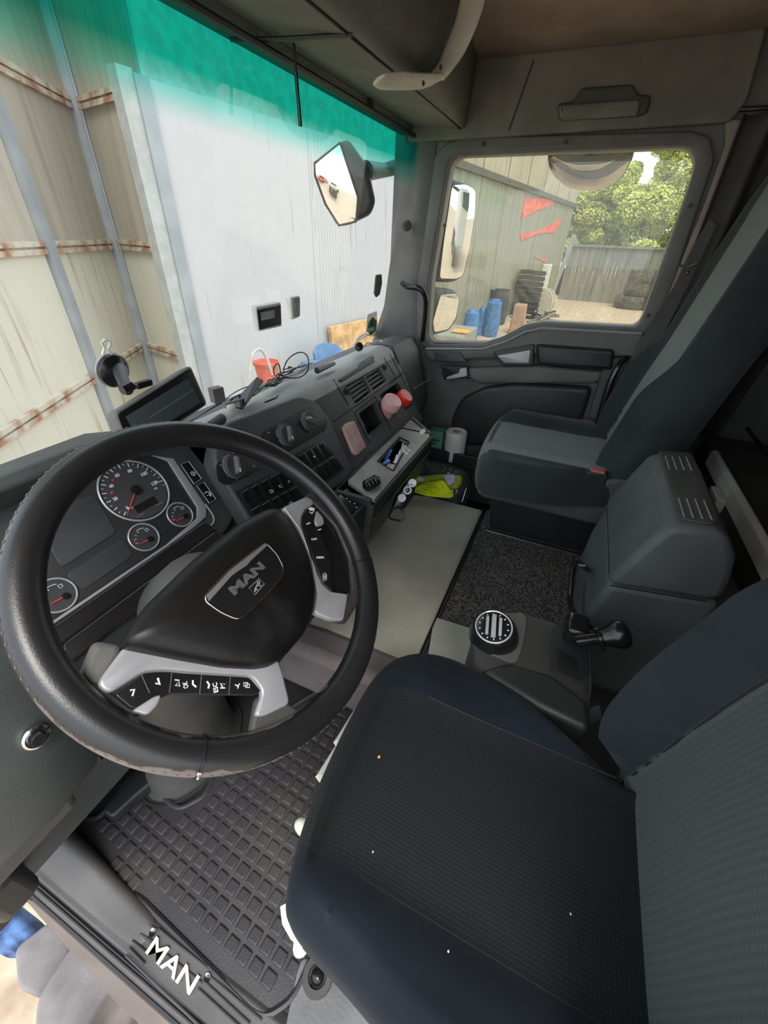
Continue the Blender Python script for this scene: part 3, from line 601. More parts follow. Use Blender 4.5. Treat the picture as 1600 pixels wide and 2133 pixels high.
# foot rest pad
mb = MB(); mb.trace(ZF, [(212, 1690), (262, 1618), (330, 1560), (352, 1600), (280, 1660), (232, 1704)], .01, .05, .008, rnd=.01); tag(build(mb, 'foot_rest', M['plastic_d']), 'dark foot rest pad at the front corner of the rubber mat', 'foot rest')

# door sill and step area
SF = Frame((0, 0, .012), (0, 0, 1))
ds = thing('door_sill', (-.02, .4, 0), 'grey plastic driver door sill with raised white lettering', 'door sill')
def sillsec(y):
    return [(-.062, y, -.10), (-.062, y, -.012), (-.058, y, .002), (-.052, y, .002), (-.050, y, -.006), (-.045, y, -.006), (-.041, y, .01), (.012, y, .014), (.028, y, .0), (.028, y, -.1)]
build(MB().loft([sillsec(y) for y in (-.3, .1, .5, .8, 1.3)]), 'sill_plate', M['sill'], ds, bev=.003)
mb = MB(); 
secs = []
for y, hx, hz in ((.47, .02, .006), (.54, .03, .012), (.62, .04, .025), (.70, .055, .05), (.82, .07, .08), (.95, .08, .10)):
    secs.append([(-.035, y, .0), (-.032, y, .012 + hz * .15), (-.015, y, .012 + hz * .3), (.0 + hx * .4, y, .012 + hz), (.0 + hx * .8, y, .012 + hz * .6), (.02 + hx * .5, y, 0)])
mb.loft(secs); build(mb, 'wheel_arch_hump', M['sill'], ds, sub=2)
tf = Frame((0, 0, .015), (0, 0, 1)); mb = MB(); mb.text(tf, 'MAN', (303, 1985), (395, 2074), .0, .003, .015, .026); build(mb, 'sill_lettering', mat('worn_white_letters', (.62, .6, .55), .6), ds)
mb = MB()
for a, b_ in (((425, 2045), (520, 2133)), ((412, 2060), (500, 2140)), ((432, 2030), (545, 2125)), ((268, 1975), (300, 2008)), ((275, 1960), (305, 1985)), ((292, 1945), (318, 1962)), ((308, 1925), (332, 1940)), ((330, 1935), (430, 2015)), ((262, 1990), (430, 2150)), ((300, 1952), (420, 2048))):
    mb.tube([tf.w(*tf.uv(*a)), tf.w(*tf.uv(*b_))], .0022, 6)
build(mb, 'grip_ribs', mat('sill_rib', (.07, .068, .07), .5), ds)
for p in ((318, 1942), (432, 2036)):
    c = tf.w(*tf.uv(*p)); build(MB().lathe(c, (0, 0, 1), [(.007, 0), (.006, .003), (.002, .001)], 16), 'screw', M['steel'], ds)
mb = MB(); mb.tube([(-.064, -.4, -.02), (-.064, 1.2, -.02)], .007, 8); mb.tube([(-.048, -.4, -.0), (-.048, 1.2, -.0)], .003, 8); build(mb, 'rubber_seal', M['plastic_b'], ds)
# painted outer edge of the cab below the seal
mb = MB(); mb.extr([], 0, 0) if False else None
mb = MB(); mb.loft([[(-.064, y, -.028), (-.070, y, -.030), (-.074 - w_, y, -.05 - w_ * 4), (-.064, y, -.06 - w_ * 4)] for y, w_ in ((-.3, .03), (.3, .034), (.55, .032), (.66, .022), (.80, .006), (.9, .0), (1.2, .0))]); build(mb, 'painted_edge', mat('grey_brown_paint', (.13, .115, .115), .5), ds, bev=.004)
# entrance steps
st = thing('entrance_step', (-.2, .6, -.6), 'dusty grey plastic boarding steps below the driver door', 'step')
def traceZ(z, pts, dz, nm, m, par, bev=.01, rnd=.02):
    fr = Frame((0, 0, z), (0, 0, 1)); return build(MB().trace(fr, pts, -dz, 0, bev, rnd=rnd), nm, m, par)
traceZ(-.34, [(105, 1915), (150, 1975), (95, 2085), (35, 2060), (28, 1975)], .30, 'fender_block', M['steptop'], st)
traceZ(-.30, [(150, 1965), (238, 2048), (195, 2110), (150, 2220), (70, 2150), (75, 2080)], .35, 'upper_step', M['steptop'], st)
o = traceZ(-.62, [(195, 2090), (250, 2040), (380, 2133), (330, 2200), (150, 2200), (185, 2120)], .05, 'lower_step', mat('dark_tread', (.09, .085, .085), .7, mott=.4), st)
mb = MB(); fr = Frame((0, 0, -.615), (0, 0, 1))
for p in ((248, 2068), (273, 2108), (212, 2095), (232, 2125), (262, 2135), (290, 2125), (205, 2120)): mb.lathe(fr.w(*fr.uv(*p)), (0, 0, 1), [(.022, 0), (.02, .01), (.012, .012)], 16)
build(mb, 'tread_studs', M['steptop'], st)
# blue cloth bundle outside
fr = Frame((0, 0, -.75), (0, 0, 1)); mb = MB(); cs = [fr.uv(*p) for p in ((-20, 1840), (60, 1900), (95, 1940), (100, 1975), (30, 1985), (-20, 1990), (-60, 1900))]
cx = sum(c[0] for c in cs) / 7; cy = sum(c[1] for c in cs) / 7; cs = [tuple(v) for v in chaikin([Vector((*c, 0)) for c in cs], 3, True)]
def cloth(u, v):
    a = cs[int(u * len(cs)) % len(cs)]; k = 1 - v; x = cx + (a[0] - cx) * k; y = cy + (a[1] - cy) * k
    return Vector((x, y, -.80 + .10 * (1 - k ** 4) + .05 * noise.noise(Vector((x * 9, y * 9, 0)))))
mb.grid(cloth, len(cs), 16, True); tag(build(mb, 'work_jacket', mat('blue_cloth', (.015, .035, .10), .9, mott=.5, mscale=14, col2=(.10, .19, .40)), sub=1), 'crumpled blue cloth lying outside below the driver door', 'cloth')
# ================================================================ DASHBOARD
a51 = radians(51); K = Frame((.425, .709, .773), (0, -sin(a51), cos(a51)))
a60 = radians(60); D = Frame((.872, .611, .773), (0, -sin(a60), cos(a60)))
db = thing('dashboard', (.9, .7, .2), 'dark grey dashboard spanning the cab with dials, knobs, vents and pockets', 'dashboard')
M['dashg'] = mat('dash_green_grey', (.062, .070, .068), .5, bump=.25, bscale=500)
# driver's section body
mb = MB(); mb.loft([[(x, .60, .60), (x, .765, .80), (x, .768, .815), (x, .735, .862 - k * .4), (x, .75, .880 - k * .7), (x, .79, .878 - k * .9), (x, .90, .80 - k * .6), (x, .90, .2), (x, .66, .2), (x, .60, .45)] for x, k in ((-.1, 0), (.42, 0), (.52, .03), (.60, .055))])
build(mb, 'driver_body', M['dashg'], db, bev=.006)
# centre section body behind the face plates
mb = MB(); mb.extr([(.585, .56), (.70, .74), (.88, .74), (.88, .2), (.60, .2)], .58, 1.56); build(mb, 'centre_body', M['plastic_d'], db)
mb = MB(); mb.extr([(.628, .802), (.640, .825), (.655, .838), (.69, .844), (.745, .838), (.81, .79), (.90, .755), (.90, .72), (.69, .76)], .58, 1.56); build(mb, 'dash_top', M['dashtop'], db, bev=.006)
for x in (.58, 1.545):
    mb = MB(); mb.extr([(.505, .59), (.64, .825), (.66, .838), (.745, .836), (.81, .788), (.90, .75), (.90, .3), (.56, .3)], x, x + .018); build(mb, 'end_cheek', M['plastic_d'], db, bev=.004)
# centre face with pockets
vL = [(716, 799), (754, 777), (773, 816), (741, 841)]; vR = [(755, 774), (784, 756), (805, 793), (777, 813)]
pk1 = [(748, 862), (782, 836), (801, 878), (768, 908)]; pk2 = [(791, 824), (828, 797), (852, 832), (812, 868)]; pk3 = [(716, 890), (724, 880), (739, 876), (764, 930), (745, 948), (738, 944)]
face = MB(); HW = [[D.uv(*p) for p in pp] for pp in (vL, vR, pk1, pk2)]
cx0, cx1 = .93 - D.p.x, 1.56 - D.p.x; v0 = -.235; v1 = .056
face.plate(D, [rounded([(cx0, v0), (cx1, v0), (cx1, v1), (cx0, v1)], .01)] + [rounded(h_, .006) for h_ in HW], -.02, 0, .001)
build(face, 'centre_face', M['dashg'], db)
for nm_, hh in (('vent_housing', HW[0]), ('vent_housing', HW[1]), ('storage_pocket', HW[2]), ('storage_pocket', HW[3])):
    mb = MB(); dz = .035 if 'vent' in nm_ else .055; c_ = [D.w(u, v, -.0195) for u, v in hh]; e_ = [D.w(u, v, -dz) for u, v in hh]
    mb.loft([[Vector(p) for p in c_], [Vector(p) for p in e_]], cap=False); mb.b.faces.new([mb.b.verts.new(p) for p in e_])
    vh = build(mb, nm_, M['plastic_d'], db, smooth=False)
    if 'vent' in nm_:
        for i in range(5):
            t_ = (i + .6) / 5.2; A = Vector(hh[0]).lerp(Vector(hh[3]), t_); B_ = Vector(hh[1]).lerp(Vector(hh[2]), t_)
            s_ = MB(); a3 = D.w(*A, -.006); b3 = D.w(*B_, -.006); off = D.n * -.010 + D.v * .006
            s_.loft([[a3, a3 + D.v * .0015, a3 + off + D.v * .0015, a3 + off], [b3, b3 + D.v * .0015, b3 + off + D.v * .0015, b3 + off]]); build(s_, 'vent_slat', M['markd'], vh, smooth=False)
        for i in range(7):
            t_ = (i + 1) / 8; A = Vector(hh[0]).lerp(Vector(hh[1]), t_); B_ = Vector(hh[3]).lerp(Vector(hh[2]), t_)
            s_ = MB(); s_.tube([D.w(*A, -.024), D.w(*B_, -.024)], .0015, 4); build(s_, 'vent_fin', M['plastic'], vh, smooth=False)
# vent surround, seams
mb = MB()
for a, b_ in (((694.6, 878.7), (839, 777)), ((727, 845), (694, 790)), ((812, 737), (845, 800)), ((738, 859), (772, 925)), ((780, 824), (814, 894)), ((738, 859), (780, 826)), ((800, 745), (826, 790)), ((840, 777), (812, 800))):
    mb.tube([D.w(*D.uv(*a), .0005), D.w(*D.uv(*b_), .0005)], .0014, 4)
build(mb, 'seam_line', M['black'], db)
tr(D, [(775, 902), (801, 880), (804, 886), (779, 909)], 0, .003, 'pocket_lip', M['plastic'], db)
tr(D, [(706, 790), (775, 746), (782, 752), (712, 796)], -.01, .006, 'vent_brow', M['dashg'], db, .003, rnd=.005)
mb = MB(); mb.tube([at(708, 786, 'Y', .655), at(775, 745, 'Y', .655)], .008, 10); build(mb, 'roller', M['plastic_b'], db)
for p in ((759, 829), (793, 807)): build(MB().box(D.w(*D.uv(*p), .001), (.014, .004, .003)), 'vent_tab', M['markd'], db)
for p in ((722, 815), (800, 765)): u, v = D.uv(*p); build(MB().box(D.w(u, v, .0), (.006, .02, .02)), 'thumb_wheel', M['plastic_d'], db, bev=.002)
tr(D, [(838, 838), (856, 829), (862, 842), (846, 853)], 0, .003, 'socket_cover', M['plastic_d'], db, .001)
# knob / switch pod (raised)
tr(D, [(455, 905), (470, 880), (625, 824), (662, 836), (688, 872), (737, 980), (722, 1000), (560, 1115), (535, 1115), (445, 960)], -.035, .012, 'switch_pod', M['dashg'], db, .008, rnd=.02)
tr(D, [(545, 900), (640, 848), (662, 850), (682, 872), (680, 895), (560, 965), (540, 925)], .012, .014, 'climate_panel', M['plastic_d'], db, .001, rnd=.012)
tr(D, [(450, 965), (500, 945), (545, 975), (520, 990), (470, 1012), (452, 1000)], .012, .014, 'light_panel', M['plastic_d'], db, .001, rnd=.01)
def knob(p, ang, nm='rotary_knob'):
    u, v = D.uv(*p); c = D.w(u, v, .013); k_ = build(MB().lathe(c, D.n, [(.0255, 0), (.025, .008), (.0235, .012), (.002, .0125)], 40), nm, M['plastic'], db)
    bar = MB(); bar.box((0, 0, 0), (.012, .043, .013), taper=.7); rot_ = Matrix((D.u, D.v, D.n)).transposed() @ Matrix.Rotation(ang, 3, 'Z')
    for vv in bar.b.verts: vv.co = rot_ @ vv.co + c + D.n * .017
    build(bar, 'knob_grip', M['plastic_g'], k_, bev=.003)
    pm = MB(); pm.box((0, .013, 0), (.003, .009, .001))
    for vv in pm.b.verts: vv.co = rot_ @ vv.co + c + D.n * .0235
    build(pm, 'pointer', M['mark'], k_)
    rg = MB(); rg.tube([c + rot_ @ Vector((.0258 * cos(t_ / 36 * 2 * pi), .0258 * sin(t_ / 36 * 2 * pi), .002)) for t_ in range(36)], .0009, 5, closed=True); build(rg, 'knob_ring', M['markd'], k_)
    return k_
K1 = knob((588, 910), radians(150)); K2 = knob((635, 882), radians(50)); K3 = knob((478, 975), radians(150))
for p, kb_ in (((635, 882), K2), ((478, 975), K3)):
    mk = MB(); u, v = D.uv(*p)
    for k in range(8): a = 2 * pi * k / 8 + .4; mk.cyl(D.w(u + .030 * cos(a), v + .030 * sin(a), .0145), D.w(u + .030 * cos(a), v + .030 * sin(a), .0151), .0011, seg=8)
    for a in (.9, 2.6): mk.box(D.w(u + .031 * cos(a), v + .031 * sin(a), .0148), (.004, .004, .0005))
    build(mk, 'scale_marks', M['markd'], kb_)
mk = MB(); u, v = D.uv(588, 910)
for k in range(5):
    a0 = radians(-20 + k * 50); mk.tube([D.w(u + .0285 * cos(a0 + q_), v + .0285 * sin(a0 + q_), .0148) for q_ in (0, .35, .7)] + [D.w(u + .032 * cos(a0 + q_), v + .032 * sin(a0 + q_), .0148) for q_ in (.7, .35, 0)], .0006, 4, closed=True)
build(mk, 'scale_marks', M['markd'], K1)
for p in ((551, 905), (520, 975)): u, v = D.uv(*p); build(MB().sph(D.w(u, v, .014), .004, 1, 1, .6), 'indicator_light', M['plastic_g'], db)
icons = {}
def swgroup(TL, TR, BR, BL, nc, nr, icon=()):
    q_ = [Vector(D.uv(*p, .012)) for p in (TL, TR, BR, BL)]
    f = lambda s, t_: (q_[0] * (1 - s) + q_[1] * s) * (1 - t_) + (q_[3] * (1 - s) + q_[2] * s) * t_
    fr_ = MB(); m_ = .08; fr_.plate(D, [[tuple(f(-.04, -.05)), tuple(f(1.04, -.05)), tuple(f(1.04, 1.05)), tuple(f(-.04, 1.05))][::-1]], .010, .0135, .0008); build(fr_, 'switch_bank', M['plastic_d'], db)
    for i in range(nc):
        for j in range(nr):
            P_ = [f((i + a) / nc, (j + b_) / nr) for a, b_ in ((.07, .06), (.93, .06), (.93, .94), (.07, .94))]
            s_ = MB(); s_.plate(D, [rounded([tuple(p) for p in P_][::-1], .003)], .0135, .0175, .0012); sw = build(s_, 'rocker_switch', M['plastic_b'], db)
            hl = MB(); hl.tube([D.w(*(P_[0] * .95 + P_[2] * .05).to_tuple(), .0178), D.w(*(P_[1] * .9 + P_[0] * .1).to_tuple(), .0178)], .0005, 4); build(hl, 'switch_edge', M['markd'], sw)
            if (i, j) in icon:
                c_ = f((i + .5) / nc, (j + .68) / nr); ic = MB(); w3 = lambda a, b_: D.w(c_.x + a, c_.y + b_, .018)
                kind = icon[(i, j)]
                if kind == 'truck': ic.tube([w3(-.005, -.002), w3(-.005, .003), w3(.001, .003), w3(.001, -.002), w3(.005, -.002), w3(.004, .001), w3(.001, .001)], .0007, 5); ic.sph(w3(-.003, -.004), .0014); ic.sph(w3(.003, -.004), .0014)
                elif kind == 'seat': ic.tube([w3(-.004, .004), w3(-.002, -.002), w3(.004, -.004)], .001, 5); ic.tube([w3(0, .002), w3(.004, .002)], .0007, 5)
                elif kind == 'tee': ic.tube([w3(-.005, 0), w3(.005, 0)], .0008, 5); ic.tube([w3(0, 0), w3(0, .004)], .0008, 5)
                elif kind == 'dot': ic.sph(w3(0, .008), .003, 1, 1, .8)
                build(ic, 'switch_icon', M['mark'], sw)
swgroup((495, 1026), (592, 976), (636, 1046), (539, 1096), 5, 2, {(2, 0): 'truck', (3, 0): 'seat', (4, 0): 'tee', (3, 1): 'truck'})
swgroup((618, 948), (672, 918), (714, 978), (662, 1012), 4, 2, {(1, 0): 'dot'})
# air freshener
t = tr(D, pk3, .0, .012, 'air_freshener', mat('pink_gel_freshener', (.60, .34, .31), .5, col2=(.62, .48, .42), mscale=25), None, .003, rnd=.006); tag(t, 'pink scalloped air freshener stuck on the dashboard beside the open pocket', 'air freshener')
u, v = D.uv(735, 912); mb = MB(); mb.tube([D.w(u + .008 * cos(t_), v + .016 * sin(t_), .0122) for t_ in [k * pi / 8 for k in range(16)]], .0012, 5, closed=True); o = build(mb, 'moulded_ring', M['pinkcap'], t)
t = MB(); 
c = D.w(*D.uv(770, 897), -.03); t.grid(lambda u, v: c + Vector(((u - .5) * .05, .01 * noise.noise(Vector((u * 5, v * 5, 3))) + (v - .5) * .02, (v - .5) * .05 + .015 * noise.noise(Vector((u * 6, v * 6, 0))))), 14, 14)
tag(build(t, 'crumpled_paper', M['paper'], smooth=False, solid=.001), 'crumpled white paper inside the dashboard pocket next to the pink freshener', 'paper')
# bottles in second pocket
def bottle(base, top, r, capr, caph, mc, mb_, label):
    base = Vector(base); top = Vector(top); d = (top - base).normalized(); L_ = (top - base).length
    t_ = thing('bottle', base, label, 'bottle')
    build(MB().lathe(base, d, [(r * .85, 0), (r, .006), (r, L_ * .6), (r * .95, L_ * .72), (capr * .85, L_ * .85), (capr * .85, L_)], 32), 'body', mb_, t_)
    cap = MB(); n_ = 40; prof = [(capr, -.0), (capr, caph * .85), (capr * .9, caph), (capr * .3, caph)]
    cap.lathe(top, d, [(capr * .9, 0)] + prof, 40); build(cap, 'cap', mc, t_)
    rb = MB(); qd = d.to_track_quat('Z', 'Y').to_matrix()
    for k in range(24): a = 2 * pi * k / 24; o_ = top + qd @ Vector((capr * cos(a), capr * sin(a), caph * .08)); rb.tube([o_, o_ + d * caph * .75], .0009, 4)
    build(rb, 'cap_ribs', mc, t_); return t_
tp = at(811, 846, 'Y', .545); bottle(tp - Vector((-.01, -.06, .09)), tp, .032, .034, .034, M['pinkcap'], M['pink'], 'small bottle of pink liquid with pale pink cap, leaning in the dashboard pocket')
tp = at(836, 834, 'Y', .53); bottle(tp - Vector((-.0, -.07, .08)), tp + Vector((0, 0, .0)), .022, .029, .032, M['red'], M['clear'], 'small clear bottle with bright red screw cap behind the pink bottle')
# passenger end of dash
mb = MB(); secs = []
for x, dy, dz in ((1.56, 0, 0), (1.66, .0, .0), (1.78, .01, -.005), (1.88, .03, -.02), (1.945, .07, -.045)):
    secs.append([(x, .55 + dy, .56), (x, .585 + dy, .68), (x, .615 + dy, .79 + dz), (x, .645 + dy, .845 + dz), (x, .70, .848 + dz), (x, .76, .835 + dz), (x, .86, .77 + dz), (x, .86, .2), (x, .72, .2), (x, .60 + dy, .40)])
mb.loft(secs); build(mb, 'passenger_end', M['dashg'], db, bev=.01)
PF = Frame((1.7, .585, .68), (0, -.955, .29)); 
mb = MB(); mb.tube([PF.w(*PF.uv(*p, .004), .004) for p in ((858, 800), (862, 810), (895, 790), (893, 778))], .0018, 5); build(mb, 'hatch_line', M['markd'], db)
# cubby shelf
SH = Frame((1.1, .45, .61), (0, 0, 1)); fs_ = [(723, 1002), (855, 873), (897, 907), (779, 1041)]; hole = [(832, 912), (852, 921), (819, 981), (787, 961)]
cb = thing('centre_console', (1.1, .45, .2), 'grey-topped lower console with open cubby under the dashboard', 'console')
mb = MB(); mb.plate(SH, [rounded([SH.uv(*p) for p in fs_], .01), rounded([SH.uv(*p) for p in hole], .004)], -.012, 0, .002)
build(mb, 'shelf_top', mat('dusty_console_top', (.27, .26, .225), .5, mott=.2), cb)
mb = MB(); q_ = [SH.uv(*p) for p in fs_]; Q_ = [SH.w(u, v, 0) for u, v in q_]
Bf = [Vector((Q_[3].x, .385, .60)), Vector((Q_[2].x, .385, .60))]
mb = MB(); mb.extr([(.375, .607), (.368, .600), (.378, .530), (.40, .45), (.46, .30), (.56, .20), (.60, .20), (.60, .50), (.50, .50), (.50, .598)], .84, 1.37)
# hollow it: simple body kept below the opening
build(MB().extr([(.385, .596), (.378, .588), (.388, .53), (.41, .45), (.47, .32), (.56, .215), (.60, .215), (.60, .45), (.50, .50), (.41, .50), (.40, .596)], .83, 1.345), 'front_panel', M['plastic_d'], cb, bev=.004)
mb.b.free(); mb = MB(); mb.box((1.10, .505, .55), (.55, .012, .12)); mb.box((.838, .45, .55), (.014, .12, .12)); mb.box((1.338, .45, .55), (.014, .12, .12)); build(mb, 'cubby_walls', M['plastic_d'], cb, bev=.002)
mb = MB(); mb.tube([(.84, .384, .545), (1.34, .384, .545)], .0022, 6); mb.tube([(.84, .381, .603), (1.34, .381, .603)], .0035, 6); build(mb, 'front_trim', M['steel'], cb)
mb = MB(); H_ = [SH.w(*SH.uv(*p), .001) for p in hole]; mb.tube(H_, .0035, 6, closed=True); build(mb, 'cubby_rim', M['plastic_d'], cb, bev=0)
mb = MB(); mb.loft([[(.70, .52, .60), (.70, .42, .575), (.70, .44, .40), (.70, .52, .3), (.70, .6, .3)], [(.835, .52, .60), (.835, .40, .59), (.835, .42, .42), (.835, .50, .3), (.835, .6, .3)]]); build(mb, 'side_cheek', M['plastic_d'], cb, bev=.006)
MF = Frame((.77, .46, .596), (0, -.22, 1)); tr(MF, [(722, 1016), (756, 1046), (730, 1070), (702, 1036)], 0, .005, 'mirror_switch', M['plastic_b'], cb, .001)
mb = MB()
for p in ((722, 1028), (733, 1040), (728, 1048), (722, 1042), (738, 1052), (742, 1060)): u, v = MF.uv(*p); mb.box(MF.w(u, v, .0055), (.004, .003, .0008))
build(mb, 'switch_marks', M['mark'], cb)
tr(SH, [(874, 898), (884, 892), (887, 899), (877, 906)], 0, .0008, 'console_label', M['paper'], cb)
mb = MB(); mb.loft([[SH.w(*SH.uv(856, 868), 0), SH.w(*SH.uv(862, 868), 0), SH.w(*SH.uv(862, 868), -.1), SH.w(*SH.uv(856, 868), -.1)], [SH.w(*SH.uv(893, 900), .0), SH.w(*SH.uv(899, 900), 0), SH.w(*SH.uv(899, 900), -.1), SH.w(*SH.uv(893, 900), -.1)]]); build(mb, 'side_lip', M['plastic_g'], cb, bev=.003)
# things in / on the console
def onSH(px, py, h=0): u, v = SH.uv(px, py, h); return SH.w(u, v, h)
for lab, a, b_ in (('blue plastic pen leaning in the console cubby, upper of two', (803, 958), (815, 938)), ('blue plastic pen lying low in the console cubby, lower of two', (796, 968), (812, 958))):
    tag(build(MB().tube([onSH(*a, -.02), onSH(*b_, -.005)], .006, 8), 'pen', M['blue']), lab, 'pen')
c = onSH(840, 948, .0); mb = MB(); mb.grid(lambda u, v: c + Vector((.09 * (u - .5), .035 * (v - .5), .03 * (u * v) - .01 + .012 * noise.noise(Vector((u * 5, v * 5, 1))))), 16, 8); tag(build(mb, 'tissue', M['paper'], smooth=False, solid=.0012), 'folded white tissue sticking out of the console cubby', 'tissue')
c = onSH(812, 974, -.02); tag(build(MB().box(c, (.05, .03, .002)), 'paper_note', mat('pale_note', (.65, .5, .5), .8)), 'pale paper slip lying in the front of the console cubby', 'paper')
t = thing('key_fob', onSH(772, 1006), 'black ribbed key fob lying on the grey console top', 'key fob')
c = onSH(760, 1014, .015); c2 = onSH(788, 998, .015); mb = MB(); mb.tube([c, c + (c2 - c) * .12, c + (c2 - c) * .88, c2], [.009, .0145, .0145, .009], 16); build(mb, 'fob_body', M['plastic_b'], t)
mb = MB()
for k in range(4): p = c.lerp(c2, .15 + k * .23); mb.lathe(p, c2 - c, [(.014, -.0035), (.0165, -.001), (.0165, .001), (.014, .0035)], 16, cap=False)
build(mb, 'button_ridge', M['plastic_b'], t); build(MB().box(onSH(769, 1000, .012), (.02, .01, .006)), 'key_loop', M['silver'], t, bev=.002)
# 12V splitter hanging at the console front
SP = Frame(at(838, 1030, 'Y', .355), (-.75, -.45, .35), (.3, -.1, 1)); t = thing('socket_splitter', SP.p, 'black three-socket charger splitter hanging on the console front', 'charger')
tr(SP, [(822, 1046), (850, 1003), (868, 1008), (862, 1035), (842, 1062), (818, 1060)], -.035, 0, 'splitter_body', M['plastic_b'], t, .005, rnd=.008)
for p in ((859, 1006), (849, 1021)):
    u, v = SP.uv(*p); c = SP.w(u, v, 0); build(MB().lathe(c, SP.n, [(.0125, 0), (.0125, .002), (.0088, .002), (.0085, -.002)], 24), 'socket_ring', M['mark'], t)
u, v = SP.uv(837, 1037); c = SP.w(u, v, 0); build(MB().lathe(c, SP.n, [(.0125, 0), (.0125, .002), (.0105, .002), (.0105, .001)], 24), 'logo_ring', M['mark'], t)
mb = MB(); 
for s_ in (-1, 1): mb.tube([SP.w(u - .004, v + s_ * .003, .002), SP.w(u, v + s_ * .0045, .002), SP.w(u + .004, v + s_ * .003, .002)], .0009, 5)
mb.tube([SP.w(u, v - .004, .002), SP.w(u, v + .004, .002)], .0009, 5); build(mb, 'logo_armature', M['mark'], t)
mb = MB(); P = [SP.w(*SP.uv(*p), -.02) for p in ((835, 1060), (842, 1070), (844, 1086), (830, 1088), (810, 1082), (815, 1070), (818, 1060))]; build(MB().tube(chaikin(P, 2), .003, 6), 'cable', M['plastic_b'], t)

# ---- instrument cluster
ic = db
tr(K, [(60, 1010), (130, 935), (330, 905), (415, 915), (478, 1040), (490, 1075), (470, 1110), (385, 1180), (160, 1345), (90, 1390), (20, 1300)], -.03, .008, 'cluster_bezel', M['dashg'], db, .006, rnd=.03)
tr(K, [(75, 1030), (140, 950), (318, 950), (350, 958), (412, 1055), (412, 1078), (398, 1092), (352, 1132), (118, 1290), (90, 1310), (50, 1260)], .004, .0095, 'cluster_face', mat('cluster_black', (.028, .029, .031), .4), db, .001, rnd=.02)
cl = tr(K, [(318, 948), (362, 955), (430, 1054), (430, 1076), (408, 1096), (352, 1136), (350, 1131), (398, 1091), (411, 1078), (411, 1056), (350, 960)], .006, .013, 'silver_band', M['silver'], db, .001)
mb = MB(); mb.tube(chaikin([K.w(*K.uv(*p, .012), .012) for p in ((428, 1050), (449, 1080), (440, 1097), (370, 1146))], 2), .0022, 6); mb.tube([K.w(*K.uv(*p, .012), .012) for p in ((352, 1134), (117, 1293), (60, 1330))], .0028, 6); build(mb, 'bright_edge', M['silver'], db)
tr(K, [(195, 1028), (243, 1108), (128, 1183), (95, 1120), (130, 1055)], .0095, .011, 'warning_display', mat('display_grey', (.05, .052, .058), .3), db, .0005, rnd=.01)
tr(K, [(255, 1122), (277, 1153), (273, 1160), (175, 1228), (165, 1222), (137, 1196)], .0095, .011, 'message_display', mat('display_grey2', (.05, .052, .058), .3), db, .0005, rnd=.01)
def gauge(p, r, nm, needle=None, big=False):
    u, v = K.uv(*p, .010); c = K.w(u, v, .0095); g_ = build(MB().lathe(c, K.n, [(r * .93, 0), (r * .93, .0015), (r * .1, .0016)], 48), nm, M['dial'], db)
    rg = MB(); rg.tube([K.w(u + r * cos(t_ / 60 * 2 * pi), v + r * sin(t_ / 60 * 2 * pi), .011) for t_ in range(60)], .0016 if not big else .002, 8, closed=True); build(rg, 'gauge_ring', M['silver'], g_)
    return g_, u, v
g_, su, sv = gauge((282, 1022), .0615, 'speedometer', big=True)
z0 = Vector(K.uv(256, 1079, .011)) - Vector((su, sv)); z1 = Vector(K.uv(346, 1009, .011)) - Vector((su, sv)); A0 = math.atan2(z0.y, z0.x); A1 = math.atan2(z1.y, z1.x)
while A1 > A0: A1 -= 2 * pi
mk = MB(); 
for k in range(26):
    a = A0 + (A1 - A0) * k / 25; r0 = .049 if k % 2 == 0 else .053
    p_ = K.w(su + r0 * cos(a), sv + r0 * sin(a), .0115); q_ = K.w(su + .057 * cos(a), sv + .057 * sin(a), .0115); mk.tube([p_, q_], .0008 if k % 2 == 0 else .0005, 4)
build(mk, 'scale_ticks', M['mark'], g_)
tx = MB()
for k, s_ in ((0, '0'), (4, '20'), (8, '40'), (12, '60'), (16, '80'), (20, '100'), (24, '120')):
    a = A0 + (A1 - A0) * k / 25; w_ = .0042 * len(s_); cu_, cv_ = su + .0405 * cos(a), sv + .0405 * sin(a)
    tx.textuv(K, s_, (cu_ - w_ / 2, cv_ - .0028), (cu_ + w_ / 2, cv_ - .0028), .0115, .0003, .02)
a = A0 + (A1 - A0); tx.textuv(K, '125', (su + .036 * cos(a) - .003, sv + .036 * sin(a) - .006), (su + .036 * cos(a) + .003, sv + .036 * sin(a) - .006), .0115, .0003, .02); tx.textuv(K, 'km/h', (su - .033, sv - .026), (su - .025, sv - .026), .0115, .0003)
build(tx, 'scale_numbers', M['mark'], g_)
tx = MB()
for k, s_ in ((6, '30'), (10, '50')):
    a = A0 + (A1 - A0) * k / 25; cu_, cv_ = su + .041 * cos(a), sv + .041 * sin(a); tx.textuv(K, s_, (cu_ - .003, cv_ - .002), (cu_ + .003, cv_ - .002), .0115, .0003, .02)
build(tx, 'red_numbers', M['needle'], g_)
nd = Vector(K.uv(265, 1073, .013)) - Vector((su, sv)); mb = MB(); mb.tube([K.w(su, sv, .0135), K.w(su + nd.x, sv + nd.y, .0135)], [.0014, .0007], 6); build(mb, 'needle', M['needle'], g_)
build(MB().lathe(K.w(su, sv, .011), K.n, [(.0095, 0), (.009, .006), (.002, .007)], 24), 'needle_hub', M['plastic_b'], g_)
tr(K, [(278, 1056), (320, 1033), (330, 1046), (288, 1069)], .011, .012, 'odometer_display', M['lcd'], g_)
mb = MB()
for a, b_ in (((285, 1078), (300, 1069)), ((325, 1053), (340, 1046))): mb.tube([K.w(*K.uv(*a, .0115), .0115), K.w(*K.uv(*b_, .0115), .0115)], .0005, 4)
build(mb, 'small_print', M['markd'], g_)
